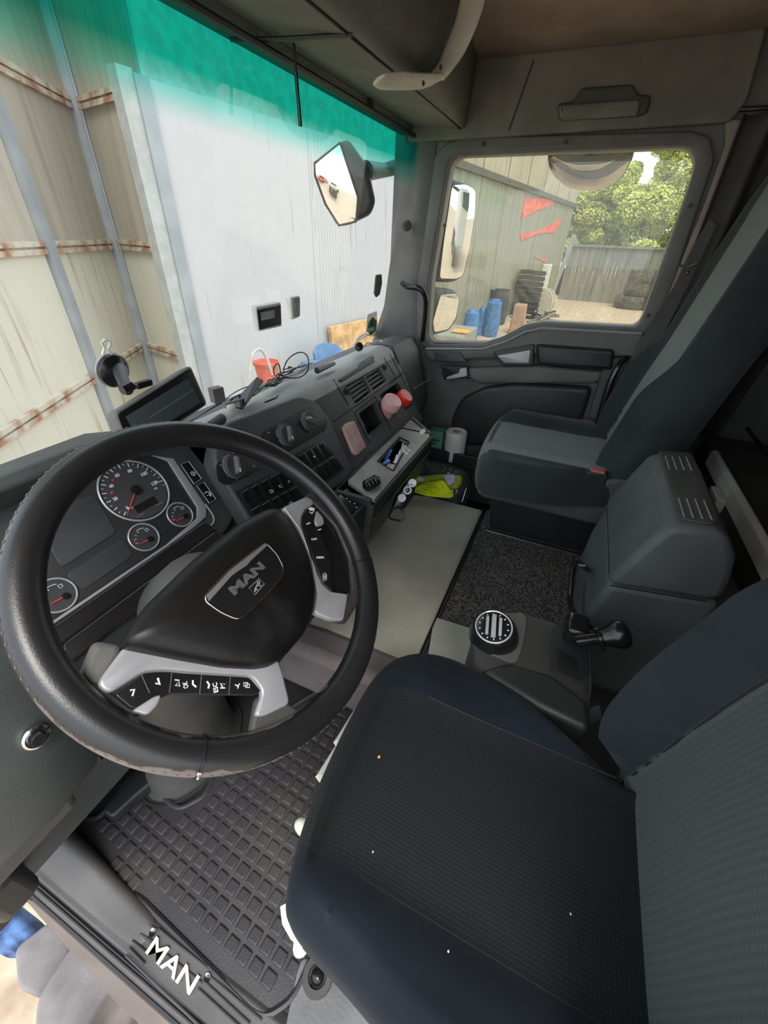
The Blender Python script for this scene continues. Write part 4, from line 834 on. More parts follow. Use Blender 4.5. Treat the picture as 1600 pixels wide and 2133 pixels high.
for p, r, nd_ in (((375, 1072), .0255, (-.014, -.002)), ((300, 1119), .0265, (-.016, .0)), ((117, 1240), .027, (-.02, -.0))):
    g2, u, v = gauge(p, r, 'small_gauge'); du = .006 if p[0] != 117 else .008; dv = -.009
    mb = MB(); mb.tube([K.w(u + du, v + dv, .0125), K.w(u + du - .022, v + dv + .002, .0125)], [.0013, .0008], 6); build(mb, 'needle', M['needle'], g2)
    mb = MB(); mb.tube([K.w(u + .021 * cos(t_) + 0, v - .004 + .021 * sin(t_), .0115) for t_ in [radians(60 + 8 * k) for k in range(6)]], .0006, 4); mb.tube([K.w(u + .010, v + .006, .0115), K.w(u + .010, v + .011, .0115), K.w(u + .015, v + .011, .0115), K.w(u + .015, v + .006, .0115)], .0006, 4, closed=True)
    for k in range(4): a = radians(100 + 25 * k); mb.tube([K.w(u + .016 * cos(a), v - .004 + .016 * sin(a), .0115), K.w(u + .019 * cos(a), v - .004 + .019 * sin(a), .0115)], .0006, 4)
    build(mb, 'scale_marks', M['mark'], g2)
    mb = MB(); mb.tube([K.w(u + .020 * cos(a), v - .004 + .018 * sin(a), .0115) for a in [radians(150 + 10 * k) for k in range(4)]], .0006, 4); build(mb, 'red_zone', M['needle'], g2)
    build(MB().lathe(K.w(u + du, v + dv, .011), K.n, [(.0055, 0), (.005, .004), (.001, .0045)], 20), 'needle_hub', M['plastic_b'], g2)
for i, q_ in enumerate(([(377, 968), (393, 961), (420, 997), (404, 1008)], [(410, 1012), (425, 1004), (450, 1040), (436, 1048)])):
    sw = tr(K, q_, .008, .014, 'rocker_switch', M['plastic_b'], db, .0012, rnd=.003)
    mb = MB(); mb.tube([K.w(*K.uv(*p, .0145), .0145) for p in q_], .0009, 5, closed=True); build(mb, 'switch_outline', mat('pale_green_edge', (.45, .6, .53), .4), sw)
    u, v = K.uv((q_[0][0] + q_[2][0]) / 2 + 4, (q_[0][1] + q_[2][1]) / 2 + 4, .0145); mb = MB()
    if i == 0:
        mb.tube([K.w(u + .003 * cos(t_), v + .003 * sin(t_), .0148) for t_ in [k * pi / 5 for k in range(10)]], .0007, 5, closed=True)
        for k in range(8): a = k * pi / 4; mb.tube([K.w(u + .0045 * cos(a), v + .0045 * sin(a), .0148), K.w(u + .0065 * cos(a), v + .0065 * sin(a), .0148)], .0006, 4)
    else:
        mb.tube([K.w(u + .007 * cos(t_) - .002, v + .007 * sin(t_), .0148) for t_ in [radians(-60 + k * 20) for k in range(10)]], .0012, 5)
        mb.tube([K.w(u - .004, v - .001, .0148), K.w(u + .002, v - .001, .0148), K.w(u + .002, v - .005, .0148)], .0008, 4)
    build(mb, 'switch_icon', M['mark'], sw)
sw = tr(K, [(384, 1118), (423, 1090), (427, 1098), (389, 1125)], .008, .011, 'icon_strip', M['plastic_b'], db)
mb = MB()
for p in ((397, 1113), (414, 1103), (422, 1097)): u, v = K.uv(*p, .0115); mb.tube([K.w(u - .003, v - .0025, .0115), K.w(u + .003, v - .0025, .0115), K.w(u + .003, v + .0025, .0115), K.w(u - .003, v + .0025, .0115)], .0005, 4, closed=True)
build(mb, 'strip_icons', M['markd'], db)
tr(K, [(108, 1318), (150, 1290), (192, 1335), (140, 1372), (110, 1350)], .008, .014, 'lower_trim', M['dashg'], db, .003)
mb = MB(); mb.tube([K.w(*K.uv(*p, .014), .014) for p in ((120, 1345), (178, 1298))], .003, 6); build(mb, 'trim_highlight', M['silver'], db)
# lower left pod with ignition lock
mb = MB(); secs = []
for x, dy, dz in ((-.09, .03, 0), (-.05, .01, 0), (.03, 0, 0), (.10, .012, .0), (.135, .045, .01)):
    secs.append([(x, .50 + dy, .50 + dz), (x, .495 + dy, .56), (x, .50 + dy, .66), (x, .53 + dy, .74), (x, .60 + dy, .80), (x, .72, .80), (x, .72, .45), (x, .56 + dy, .455 + dz)])
mb.loft(secs); build(mb, 'lower_pod', M['dashg'], db, bev=.012)
mb = MB(); mb.loft([[(x, .515, .50), (x, .53, .44), (x, .62, .40), (x, .70, .45)] for x in (-.09, .0, .04, .06)]); build(mb, 'lower_pod_trim', M['sill'], db, bev=.012)
mb = MB(); mb.loft([[(x, .56, .40), (x, .58, .28), (x, .75, .22), (x, .80, .40)] for x in (-.09, -.06, -.03)]); build(mb, 'kick_panel', M['plastic_d'], db, bev=.015)
il = thing('ignition_lock', (.067, .5, .656), 'round chrome-rimmed ignition lock on the lower left dash pod', 'lock')
c = Vector((.067, .502, .656)); build(MB().lathe(c, (-.1, -1, .35), [(.0150, -.005), (.0150, .006), (.0125, .008), (.011, .006)], 32), 'bezel', M['chrome'], il)
build(MB().lathe(c, (-.1, -1, .35), [(.0095, 0), (.0095, .014), (.0075, .017), (.002, .017)], 24), 'key_head', M['plastic_b'], il)
mb = MB(); mb.tube([(.10, .53, .60), (.11, .55, .50), (.115, .56, .44), (.13, .56, .44)], .003, 6); mb.tube([(.13, .55, .58), (.14, .57, .47)], .002, 6); tag(build(mb, 'loose_wire', M['steel']), 'thin loose wires hanging below the steering wheel rim on the left', 'wire')

# steering column and shroud
sc_ = thing('steering_column', (.31, .66, 0), 'dark grey tapering steering column rising from the rubber mat', 'steering column')
mb = MB(); mb.loft([[Vector((.31 + a_ * cos(t_), yy + b_ * sin(t_), z)) for t_ in [k * pi / 20 for k in range(40)]] for z, yy, a_, b_ in ((0, .68, .145, .10), (.02, .68, .13, .09), (.15, .66, .11, .085), (.35, .62, .095, .08), (.52, .56, .09, .075), (.62, .50, .085, .07))]); build(mb, 'column_boot', M['plastic'], sc_)
mb = MB(); mb.lathe((.31, .47, .66), (0, -.652, .758), [(.075, -.06), (.09, 0), (.085, .06), (.06, .10)], 32); build(mb, 'column_shroud', M['plastic'], sc_)
mb = MB(); mb.tube([Vector((.31 + .15 * cos(t_), .68 + .105 * sin(t_), .006)) for t_ in [k * pi / 20 for k in range(40)]], .006, 6, closed=True); build(mb, 'floor_gaiter', M['plastic_d'], sc_)
SS = Frame((.30, .50, .69), (0, -.652, .758))
for k, (y0, h_) in enumerate(((0, 0), (.018, -.006))):
    mb = MB(); mb.plate(SS, [rounded([(-.16, .02 + y0 * 1.6), (.16, .02 + y0 * 1.6), (.15, .05 + y0 * 1.6), (-.15, .05 + y0 * 1.6)], .01)], -.03 + h_, -.01 + h_, .004); build(mb, 'stalk_shroud', M['plastic_b'], sc_)

# ================================================================ STEERING WHEEL
t71 = .7101; WH = Frame((.3166, .3588, .7974), (0, -sin(t71), cos(t71)))
sw_ = thing('steering_wheel', WH.p, 'large black leather steering wheel with silver spokes, worn along its near edge', 'steering wheel')
mL = M['leather'].copy(); mL.name = 'leather_rim_worn'; t_ = mL.node_tree; bs = t_.nodes['Principled BSDF']; ctex = t_.nodes.new('ShaderNodeTexCoord'); n_ = t_.nodes.new('ShaderNodeTexNoise'); n_.inputs['Scale'].default_value = 22; n_.inputs['Detail'].default_value = 8
sx = t_.nodes.new('ShaderNodeSeparateXYZ'); t_.links.new(ctex.outputs['Object'], sx.inputs[0]); t_.links.new(ctex.outputs['Object'], n_.inputs['Vector'])
# wear sits on the near-left lower outside of the rim
dx = t_.nodes.new('ShaderNodeVectorMath'); dx.operation = 'DISTANCE'; dx.inputs[1].default_value = tuple(WH.w(-.215, -.125, -.004) - WH.p); t_.links.new(ctex.outputs['Object'], dx.inputs[0])
mr = t_.nodes.new('ShaderNodeMapRange'); mr.inputs['From Min'].default_value = .10; mr.inputs['From Max'].default_value = .32; mr.inputs['To Min'].default_value = .20; mr.inputs['To Max'].default_value = -.25; t_.links.new(dx.outputs['Value'], mr.inputs['Value'])
ad = t_.nodes.new('ShaderNodeMath'); ad.operation = 'ADD'; t_.links.new(n_.outputs['Fac'], ad.inputs[0]); t_.links.new(mr.outputs[0], ad.inputs[1])
# only on the outward face: radius test
dn = t_.nodes.new('ShaderNodeVectorMath'); dn.operation = 'DOT_PRODUCT'; dn.inputs[1].default_value = tuple(WH.n); t_.links.new(ctex.outputs['Object'], dn.inputs[0])
m2_ = t_.nodes.new('ShaderNodeMapRange'); m2_.inputs['From Min'].default_value = .004; m2_.inputs['From Max'].default_value = .018; m2_.inputs['To Min'].default_value = 0; m2_.inputs['To Max'].default_value = -.5; t_.links.new(dn.outputs['Value'], m2_.inputs['Value'])
ad2 = t_.nodes.new('ShaderNodeMath'); ad2.operation = 'ADD'; t_.links.new(ad.outputs[0], ad2.inputs[0]); t_.links.new(m2_.outputs[0], ad2.inputs[1])
cr = t_.nodes.new('ShaderNodeValToRGB'); cr.color_ramp.elements[0].position = .50; cr.color_ramp.elements[1].position = .54; t_.links.new(ad2.outputs[0], cr.inputs[0])
mx = t_.nodes.new('ShaderNodeMix'); mx.data_type = 'RGBA'; old = bs.inputs['Base Color'].links[0].from_socket; t_.links.new(cr.outputs[0], mx.inputs['Factor']); t_.links.new(old, mx.inputs['A']); mx.inputs['B'].default_value = (.115, .10, .10, 1); t_.links.new(mx.outputs['Result'], bs.inputs['Base Color'])
RR, rr_ = .2325, .0205
mb = MB(); mb.grid(lambda u, v: WH.w((RR + rr_ * cos(2 * pi * v)) * cos(2 * pi * u), (RR + rr_ * cos(2 * pi * v)) * sin(2 * pi * u), rr_ * .93 * sin(2 * pi * v)), 160, 28, True); build(mb, 'rim', mL, sw_)
mb = MB(); n_ = 260
for k in range(n_):
    a = 2 * pi * k / n_; e = Vector((cos(a), sin(a))); 
    if k % 2 == 0:
        f_ = lambda da, ph: WH.w((RR + (rr_ + .0003) * cos(ph)) * cos(a + da), (RR + (rr_ + .0003) * cos(ph)) * sin(a + da), (rr_ * .93 + .0003) * sin(ph)); mb.tube([f_(0, .42), f_(.013, .36)], .0007, 4)
build(mb, 'stitching', mat('grey_thread', (.16, .155, .15), .7), sw_)
mb = MB()
for a in (radians(-147), radians(-38)):
    mb.tube([WH.w((RR + (rr_ + .0004) * cos(p_)) * cos(a), (RR + (rr_ + .0004) * cos(p_)) * sin(a), (rr_ * .93 + .0004) * sin(p_)) for p_ in [2 * pi * k / 24 for k in range(24)]], .0014, 6, closed=True)
build(mb, 'seam_ring', M['plastic_b'], sw_)
mb = MB(); a = radians(-147); p = WH.w((RR + rr_ * .85) * cos(a), (RR + rr_ * .85) * sin(a), .012); mb.sph(p, .0022, 1, 1, .8); mb.tube([p, p + Vector((-.005, -.004, .004))], .0012, 5); build(mb, 'seam_tear', M['mark'], sw_)
# dish behind hub
def WT(px, h0, h1, nm, m, bev=.003, rnd=.01, par=None): return tr(WH, px, h0, h1, nm, m, par or sw_, bev, rnd=rnd)
mb = MB(); mb.plate(WH, [rounded([(-.16, .03), (.16, .03), (.175, -.0), (.12, -.12), (.06, -.14), (-.06, -.14), (-.12, -.12), (-.175, 0)], .03)], -.05, -.012, .012); build(mb, 'hub_back', M['plastic_d'], sw_)
PAD = [(255, 1335), (275, 1300), (310, 1252), (400, 1165), (500, 1085), (560, 1055), (583, 1053), (605, 1072), (630, 1115), (650, 1165), (662, 1225), (658, 1275), (640, 1318), (600, 1365), (570, 1385), (540, 1390), (470, 1386), (380, 1370), (290, 1352), (264, 1347)]
pd = [Vector(WH.uv(x, y, .02)) for x, y in PAD]; pc = sum(pd, Vector((0, 0))) / len(pd); pdr = rounded([tuple(p) for p in pd], .008)
mb = MB(); rings = []
for s_, h_ in ((.93, -.015), (.985, -.012), (1.0, .0), (.99, .012), (.965, .020), (.92, .026), (.8, .031), (.6, .0345), (.4, .036), (.2, .037)):
    rings.append([WH.w(pc.x + (p[0] - pc.x) * s_, pc.y + (p[1] - pc.y) * s_, h_) for p in pdr])
mb.loft(rings); build(mb, 'horn_pad', M['pad'], sw_, ang=80)
BD = [(428, 1240), (480, 1185), (553, 1129), (578, 1155), (591, 1182), (588, 1200), (555, 1240), (505, 1287), (490, 1288), (460, 1275), (430, 1253)]
BH = .0335
def Wp(p, h): u, v = WH.uv(*p, h); return (u, v)
bd = build(MB().plate(WH, [rounded([Wp(p, BH + .004) for p in BD], .008)], BH - .01, BH + .004, .001), 'badge', M['plastic_b'], sw_)
mb = MB(); mb.tube([WH.w(*p, BH + .004) for p in rounded([Wp(p, BH + .004) for p in BD], .008)], .0011, 6, closed=True); build(mb, 'badge_rim', M['chrome'], bd)
mb = MB(); mb.plate(WH, [[Wp(p, BH + .005) for p in ((430, 1240), (480, 1187), (553, 1131), (556, 1137), (522, 1168), (515, 1177), (495, 1190), (482, 1200), (436, 1252))]], BH + .004, BH + .0052); build(mb, 'badge_strip', mat('brushed_strip', (.35, .35, .35), .35, .6), bd)
build(MB().text(WH, 'MAN', (489, 1241), (553, 1183), BH + .0042, .0012, .04, .013), 'badge_letters', mat('badge_grey', (.2, .2, .2), .35, .5), bd)
mb = MB(); q_ = [Wp(p, BH + .0045) for p in ((519, 1225), (540, 1205), (551, 1216), (531, 1239))]; mb.tube([WH.w(*p, BH + .0045) for p in q_], .0006, 5, closed=True)
c_ = [Vector(a) for a in q_]; f = lambda s, t_: (c_[0] * (1 - s) + c_[1] * s) * (1 - t_) + (c_[3] * (1 - s) + c_[2] * s) * t_
mb.tube([WH.w(*f(s, t_), BH + .0045) for s, t_ in ((.12, .8), (.3, .55), (.55, .45), (.75, .2), (.9, .25), (.8, .45), (.6, .65), (.75, .85))], .0010, 5); mb.tube([WH.w(*f(s, t_), BH + .0045) for s, t_ in ((.3, .55), (.35, .85))], .0009, 5); build(mb, 'badge_emblem', M['markd'], bd)
# spokes: silver lower-left group
WT([(262, 1342), (200, 1425), (225, 1447), (262, 1425), (300, 1400), (345, 1396), (400, 1402), (525, 1410), (548, 1440), (532, 1492), (552, 1492), (606, 1466), (590, 1400), (575, 1360), (450, 1375), (330, 1350)], -.008, .004, 'lower_spoke_trim', M['silver'], .004, .008)
WT([(535, 1450), (560, 1445), (604, 1464), (655, 1500), (600, 1545), (520, 1535)], -.016, -.001, 'spoke_arm', M['plastic'], .006)
WT([(215, 1425), (240, 1448), (300, 1480), (280, 1500), (190, 1460), (160, 1420)], -.016, -.001, 'spoke_arm', M['plastic'], .006)
WT([(195, 1330), (262, 1342), (215, 1440), (160, 1420)], -.03, -.008, 'spoke_arm', M['plastic_g'], .008)
bt = WT([(238, 1448), (300, 1402), (330, 1399), (520, 1411), (545, 1440), (530, 1448), (350, 1446), (325, 1460), (275, 1478)], .0, .008, 'button_strip', M['plastic_b'], .002, .004)
WT([(275, 1480), (322, 1450), (338, 1446), (328, 1470), (308, 1490)], .0, .010, 'thumb_rest', M['silver'], .002, .004)
mk = MB()
def wtext(s_, a, b_, tall, h=.0082): mk.text(WH, s_, a, b_, h, .0004, .02, tall)
wtext('OK', (393, 1432), (390, 1418), .0055); wtext('ESC', (455, 1441), (452, 1421), .0055)
def wl(pts, r=.0008, cl=False): mk.tube([WH.w(*Wp(p, .0086), .0086) for p in pts], r, 5, closed=cl)
wl([(271, 1438), (280, 1436), (276, 1450)], .0012); wl([(324, 1423), (333, 1426), (329, 1412)], .0012)
wl([(366, 1428), (373, 1417), (374, 1429)], .0011, True); wl([(364, 1416), (374, 1417)]); wl([(402, 1417), (402, 1425), (409, 1431)], .0012)
wl([(431, 1419), (436, 1426), (434, 1434)], .0012); wl([(460, 1424), (469, 1424), (464, 1432)], .0011, True); wl([(459, 1433), (469, 1433)])
wl([(490, 1426), (497, 1430), (495, 1434)]); wl([(499, 1424), (496, 1429)]); wl([(508, 1422), (516, 1422), (516, 1429), (508, 1429)], .0006, True); wl([(512, 1425), (520, 1425), (520, 1432), (512, 1432)], .0006, True)
build(mk, 'button_symbols', M['mark'], bt)
mk = MB()
for a, b_ in (((358, 1402), (353, 1443)), ((420, 1406), (416, 1446)), ((480, 1409), (477, 1447)), ((295, 1405), (312, 1443))): wl((a, b_), .0007)
build(mk, 'button_gaps', M['plastic'], bt)
# upper-right group
WT([(590, 1056), (638, 1034), (652, 1040), (655, 1050), (636, 1062), (628, 1080), (640, 1120), (662, 1195), (690, 1232), (726, 1237), (717, 1292), (690, 1290), (655, 1275), (662, 1235), (650, 1165), (622, 1100)], -.008, .006, 'upper_spoke_trim', M['silver'], .003, .006)
WT([(634, 1034), (665, 1010), (745, 1090), (760, 1180), (752, 1250), (722, 1300), (690, 1290), (735, 1232), (728, 1160), (700, 1095), (655, 1048)], -.014, .000, 'spoke_arm', M['leather_in'], .006)
WT([(650, 1048), (690, 1080), (725, 1150), (735, 1235), (690, 1235), (640, 1120)], -.03, -.006, 'spoke_web', M['plastic_b'], .003)
bt = WT([(640, 1058), (668, 1070), (656, 1090), (672, 1120), (690, 1165), (694, 1234), (672, 1215), (648, 1150), (628, 1090), (630, 1072)], .0, .010, 'button_strip', M['plastic_b'], .002, .005)
WT([(660, 1062), (674, 1078), (676, 1092), (660, 1096), (655, 1086)], .0, .012, 'thumb_rest', M['silver'], .002, .004)
mk = MB(); wtext('OFF', (649, 1126), (661, 1125), .004, .0102); wtext('MEM.', (660, 1164), (676, 1163), .004, .0102)
wl2 = lambda pts, r=.0009, cl=False: mk.tube([WH.w(*Wp(p, .0106), .0106) for p in pts], r, 5, closed=cl)
wl2([(639, 1092), (646, 1089)], .0013); wl2([(663, 1104), (669, 1102)], .0011)
for k in range(3): wl2([(672, 1197 + k * 4), (678, 1193 + k * 4), (681, 1198 + k * 4), (675, 1202 + k * 4)], .0006, True)
mk.sph(WH.w(*Wp((649, 1060), .0106), .0106), .0042, 1.2, 1.5, .25); wl2([(645, 1066), (650, 1070), (655, 1062)], .001)
build(mk, 'button_symbols', M['mark'], bt)
# ================================================================ SEATS
def pillow(outline, rings, hf, mats, name, par, fr, cfun=None, sub=0):
    cx = sum(p[0] for p in outline) / len(outline); cy = sum(p[1] for p in outline) / len(outline); mb = MB(); R_ = []
    for s_, h in rings + [(k / 22, None) for k in range(19, -1, -1)]:
        ring = []
        for (u, v) in outline:
            U_, V_ = cx + (u - cx) * s_, cy + (v - cy) * s_; H = h if h is not None else rings[-1][1] + hf(U_, V_) * min(1, (1 - s_) / .10)
            ring.append(mb.b.verts.new(fr.w(U_, V_, H)))
            if s_ == 0: break
        R_.append(ring)
    n = len(outline)
    for A, B_ in zip(R_, R_[1:]):
        for i in range(n):
            if len(B_) == 1: mb.b.faces.new((A[i], A[(i + 1) % n], B_[0]))
            else: mb.b.faces.new((A[i], A[(i + 1) % n], B_[(i + 1) % n], B_[i]))
    mb.b.faces.new(R_[0][::-1])
    o = build(mb, name, mats, par, ang=75); me = o.data; at_ = me.attributes.new('panel', 'FLOAT', 'POINT')
    for k_, v_ in enumerate(me.vertices):
        c_ = v_.co + o.location - fr.p; at_.data[k_].value = cfun(c_.dot(fr.u), c_.dot(fr.v), c_.dot(fr.n))
    return o
def seatmat(name, c1, c2, sheen, pat, strength):
    m = mat(name, c1, .95, mott=.2, mscale=4, sheen=sheen, spec=.12); t = m.node_tree; b = t.nodes['Principled BSDF']; side = b.inputs['Base Color'].links[0].from_socket
    a = t.nodes.new('ShaderNodeAttribute'); a.attribute_name = 'panel'; r = t.nodes.new('ShaderNodeMapRange'); r.inputs['From Min'].default_value = -.002; r.inputs['From Max'].default_value = .002; t.links.new(a.outputs['Fac'], r.inputs[0])
    c = t.nodes.new('ShaderNodeTexCoord'); hs = []
    for ax, sc in pat:
        w = t.nodes.new('ShaderNodeTexWave'); w.bands_direction = ax; w.inputs['Scale'].default_value = sc; w.inputs['Distortion'].default_value = .6; w.inputs['Detail Scale'].default_value = 3; t.links.new(c.outputs['Object'], w.inputs['Vector']); hs.append(w.outputs['Fac'])
    h = hs[0]
    if len(hs) > 1:
        mm = t.nodes.new('ShaderNodeMath'); mm.operation = 'MULTIPLY'; t.links.new(hs[0], mm.inputs[0]); t.links.new(hs[1], mm.inputs[1]); h = mm.outputs[0]
    cr = t.nodes.new('ShaderNodeMix'); cr.data_type = 'RGBA'; t.links.new(h, cr.inputs['Factor']); cr.inputs['A'].default_value = (*[x * .88 for x in c2], 1); cr.inputs['B'].default_value = (*[x * 1.2 for x in c2], 1)
    mx = t.nodes.new('ShaderNodeMix'); mx.data_type = 'RGBA'; t.links.new(r.outputs[0], mx.inputs['Factor']); t.links.new(side, mx.inputs['A']); t.links.new(cr.outputs['Result'], mx.inputs['B']); t.links.new(mx.outputs['Result'], b.inputs['Base Color'])
    hm = t.nodes.new('ShaderNodeMath'); hm.operation = 'MULTIPLY'; t.links.new(h, hm.inputs[0]); t.links.new(r.outputs[0], hm.inputs[1])
    bp = t.nodes.new('ShaderNodeBump'); bp.inputs['Strength'].default_value = strength; bp.inputs['Distance'].default_value = .0015; t.links.new(hm.outputs[0], bp.inputs['Height']); t.links.new(bp.outputs[0], b.inputs['Normal'])
    return m
SIDE_D, MID_D, SIDE_P, MID_P = (.0105, .0145, .020), (.015, .018, .020), (.034, .042, .044), (.21, .24, .228)
M['sd_c'] = seatmat('driver_cushion_cloth', SIDE_D, MID_D, .04, (('X', 60), ('Y', 60)), .5)
M['sd_b'] = seatmat('driver_backrest_cloth', (.022, .028, .034), (.072, .088, .083), .15, (('Z', 60), ('X', 34)), .35)  # doorway light on the backrest put into its lighter centre colour
M['sp_c'] = seatmat('passenger_cushion_cloth', SIDE_P, MID_P, .2, (('X', 55), ('Y', 55)), .7)
M['sp_b'] = seatmat('passenger_backrest_cloth', SIDE_P, MID_P, .2, (('X', 55), ('Z', 55)), .7)
sm = lambda a, b_, x: (lambda t: t * t * (3 - 2 * t))(max(0, min(1, (x - a) / (b_ - a))))
def densify(P, n):
    out = []
    for i in range(len(P)):
        a, b_ = Vector(P[i]), Vector(P[(i + 1) % len(P)])
        for k in range(n): out.append(tuple(a.lerp(b_, k / n)))
    return out
def xy(px, py, z): p = at(px, py, 'Z', z); return (p.x, p.y)
# driver
ds_ = thing('driver_seat', (.29, -.05, 0), 'nearest seat, dark blue-grey velour cushion and tall ribbed backrest filling the lower right', 'seat')
O_ = [xy(*p, .46) for p in ((590, 1890), (605, 1800), (650, 1662), (730, 1490), (790, 1393), (850, 1364), (925, 1370), (1010, 1413), (1090, 1462), (1180, 1540), (1250, 1605), (1290, 1650))] + [(.44, -.40), (.10, -.40), (.035, -.30), (.040, -.14), (.042, -.04)] + [xy(*p, .46) for p in ((700, 2035), (640, 1975), (604, 1930))]
O_ = [tuple(v)[:2] for v in chaikin([Vector((*p, 0)) for p in O_], 2, True)]
def hfd(x, y):
    c = (x - .283) / .22
    return .022 * sm(.5, .8, abs(c)) - .012 * sm(.95, 1.1, abs(c)) - .006 * (1 - min(1, c * c)) + .006 * sm(-.05, .12, y) - .03 * sm(.10, .17, y)
pillow(O_, [(.92, .33), (.99, .35), (1.0, .39), (1.0, .45), (.99, .468), (.965, .482), (.93, .492), (.9, .497)], hfd, M['sd_c'], 'cushion', ds_, ZF, lambda u, v, h: min(u - .150, .425 - u))
def seam(pts, par, r=.0022, m='black'):
    mb = MB(); mb.tube(chaikin(pts, 2), r, 6); return build(mb, 'seam', M[m], par)
def zd(x, y): return .4965 + hfd(x, y)
for xs in (.150, .425): seam([(xs, y, zd(xs, y) - .0005) for y in [.12 - .04 * k for k in range(10)]], ds_, .0018)
bt_ = radians(9); BFd = Frame((.285, -.285, .46), (0, cos(bt_), sin(bt_)), (-1, 0, 0))
def back(par, fr, hw, H, thick, mats, bol=.055, wb=.15, lab='backrest', fade=(.38, .55)):
    rt_ = [(hw * .86, -.08), (hw * .99, .03), (hw * 1.03, .15), (hw * .96, .32), (hw * .96, .5), (hw * .95, .7), (hw * .9, .85), (hw * .7, 1.0), (hw * .5, H)]; out = [(-a, b_) for a, b_ in rt_[:1]] + rt_ + [(-a, b_) for a, b_ in rt_[:0:-1]]
    out = [tuple(v)[:2] for v in chaikin([Vector((*p, 0)) for p in out], 2, True)]; out = densify(out, 2)
    def hf(u, v):
        w_ = 1 - sm(*fade, v); a = abs(u) / hw
        return (bol * sm(wb / hw, .86, a) - .02 * sm(.9, 1, a)) * (.22 + .78 * w_) + .012 * sm(.05, .2, v) * (1 - sm(.2, .45, v)) * (1 - a)
    o = pillow(out, [(.9, -thick), (.98, -thick + .01), (1.0, -thick + .05), (1.0, -.03), (.985, -.005), (.955, .012), (.92, .022)], hf, mats, lab, par, fr, lambda u, v, h: min(wb + .008 - abs(u), (h + .02) * 2))
    for s_ in (-1, 1): seam([fr.w(s_ * (wb + .008), v, .022 + hf(wb + .008, v)) for v in [-.02 + .06 * k for k in range(14)]], par, .0018)
    return o
back(ds_, BFd, .245, 1.15, .13, M['sd_b'], bol=.075)
build(MB().box((.29, -.08, .17), (.36, .42, .32), taper=.9), 'seat_base', M['plastic_d'], ds_, bev=.03)
mb = MB(); mb.loft([[(.07, -.35, .30), (.50, -.35, .30), (.50, .12, .30), (.10, .12, .30)], [(.06, -.35, .345), (.50, -.35, .345), (.49, .15, .345), (.09, .15, .345)]]); build(mb, 'seat_pan', M['plastic'], ds_, bev=.01)
for pts in ([(752, 1477), (716, 1556)], [(708, 1562), (680, 1628)]):
    a, b_ = [at(*p, 'Z', .40) for p in pts]; mb = MB(); mb.tube([a, b_], (.012, .022), 8, flat=(0, 1, 0)); build(mb, 'front_lever', M['cream'], ds_)
c = at(636, 1725, 'Z', .40); build(MB().sph(c, .018, .7, 1.1, 1), 'adjuster_knob', M['cream'], ds_)
P = [at(*p, 'Z', .40) for p in ((592, 1885), (596, 1918), (612, 1946), (634, 1966))]; build(MB().tube(P, (.003, .006), 8, flat=(0, .3, 1)), 'side_lever', M['cream'], ds_)
c = at(630, 1964, 'Z', .38); build(MB().sph(c, .012, 1.3, 1, .8), 'lever_tip', M['cream'], ds_)
c = at(662, 2035, 'Z', .01); t = thing('floor_socket', c, 'round black recessed socket in the floor beside the driver seat front corner', 'floor socket')
build(MB().lathe(c, (0, 0, 1), [(.03, 0), (.028, .012), (.018, .012), (.016, .002)], 28), 'socket_ring', M['plastic'], t); build(MB().sph(c + Vector((0, 0, .006)), .013), 'plug', M['plastic_b'], t)
mb = MB(); mb.trace(ZF, [(625, 1990), (700, 2010), (900, 2133), (900, 2300), (560, 2300), (600, 2110)], .0, .012, .004, rnd=.02); tag(build(mb, 'seat_plinth', mat('plinth_grey', (.16, .16, .165), .7, bump=.5, bscale=150)), 'textured grey floor plinth beneath the near corner of the driver seat', 'plinth')
for k_, (px, py, m_, lb) in enumerate(((790, 1572, 'orange', 'tiny orange crumb on the front of the driver seat cushion'), (777, 1773, 'white', 'tiny white fleck in the middle of the driver seat front edge'), (932, 1985, 'white', 'tiny white fleck low on the driver seat cushion side'), (1193, 1900, 'white', 'tiny white fleck at the rear of the driver seat cushion'))):
    c = at(px, py, 'Z', .50); c.z = zd(c.x, c.y) + .001; tag(build(MB().sph(c, .0022 if k_ == 0 else .0012, 1.3, 1, .5, seg=8), 'crumb', M[m_]), lb, 'crumb')
# passenger
ps_ = thing('passenger_seat', (1.62, -.03, 0), 'far grey-green seat with light ribbed centre beside the passenger door', 'seat')
O_ = [xy(*p, .52) for p in ((1000, 990), (993, 960), (1003, 925), (1028, 885), (1052, 864), (1110, 858), (1180, 866), (1215, 885), (1262, 905))] + [(1.88, -.34), (1.44, -.34)] + [xy(*p, .52) for p in ((1245, 1020), (1160, 1018), (1060, 1003))]
O_ = [tuple(v)[:2] for v in chaikin([Vector((*p, 0)) for p in O_], 2, True)]
def hfp(x, y):
    c = (x - 1.635) / .23; return .022 * sm(.5, .8, abs(c)) - .010 * sm(.95, 1.1, abs(c)) - .006 * (1 - min(1, c * c)) - .03 * sm(.17, .25, y)
pillow(O_, [(.93, .435), (.99, .445), (1.0, .46), (1.0, .50), (.99, .52), (.965, .54), (.93, .55), (.9, .555)], hfp, M['sp_c'], 'cushion', ps_, ZF, lambda u, v, h: min(u - 1.40, 1.755 - u, h - .505 + max(0, (v - .15) * 2)))
for xs in (1.755,): seam([(xs, y, .5545 + hfp(xs, y)) for y in [.16 - .04 * k for k in range(10)]], ps_, .0015)
bp_ = radians(11.5); BFp = Frame((1.635, -.245, .53), (0, cos(bp_), sin(bp_)), (-1, 0, 0))
back(ps_, BFp, .25, 1.15, .12, M['sp_b'], bol=.062, wb=.135, fade=(.27, .44))
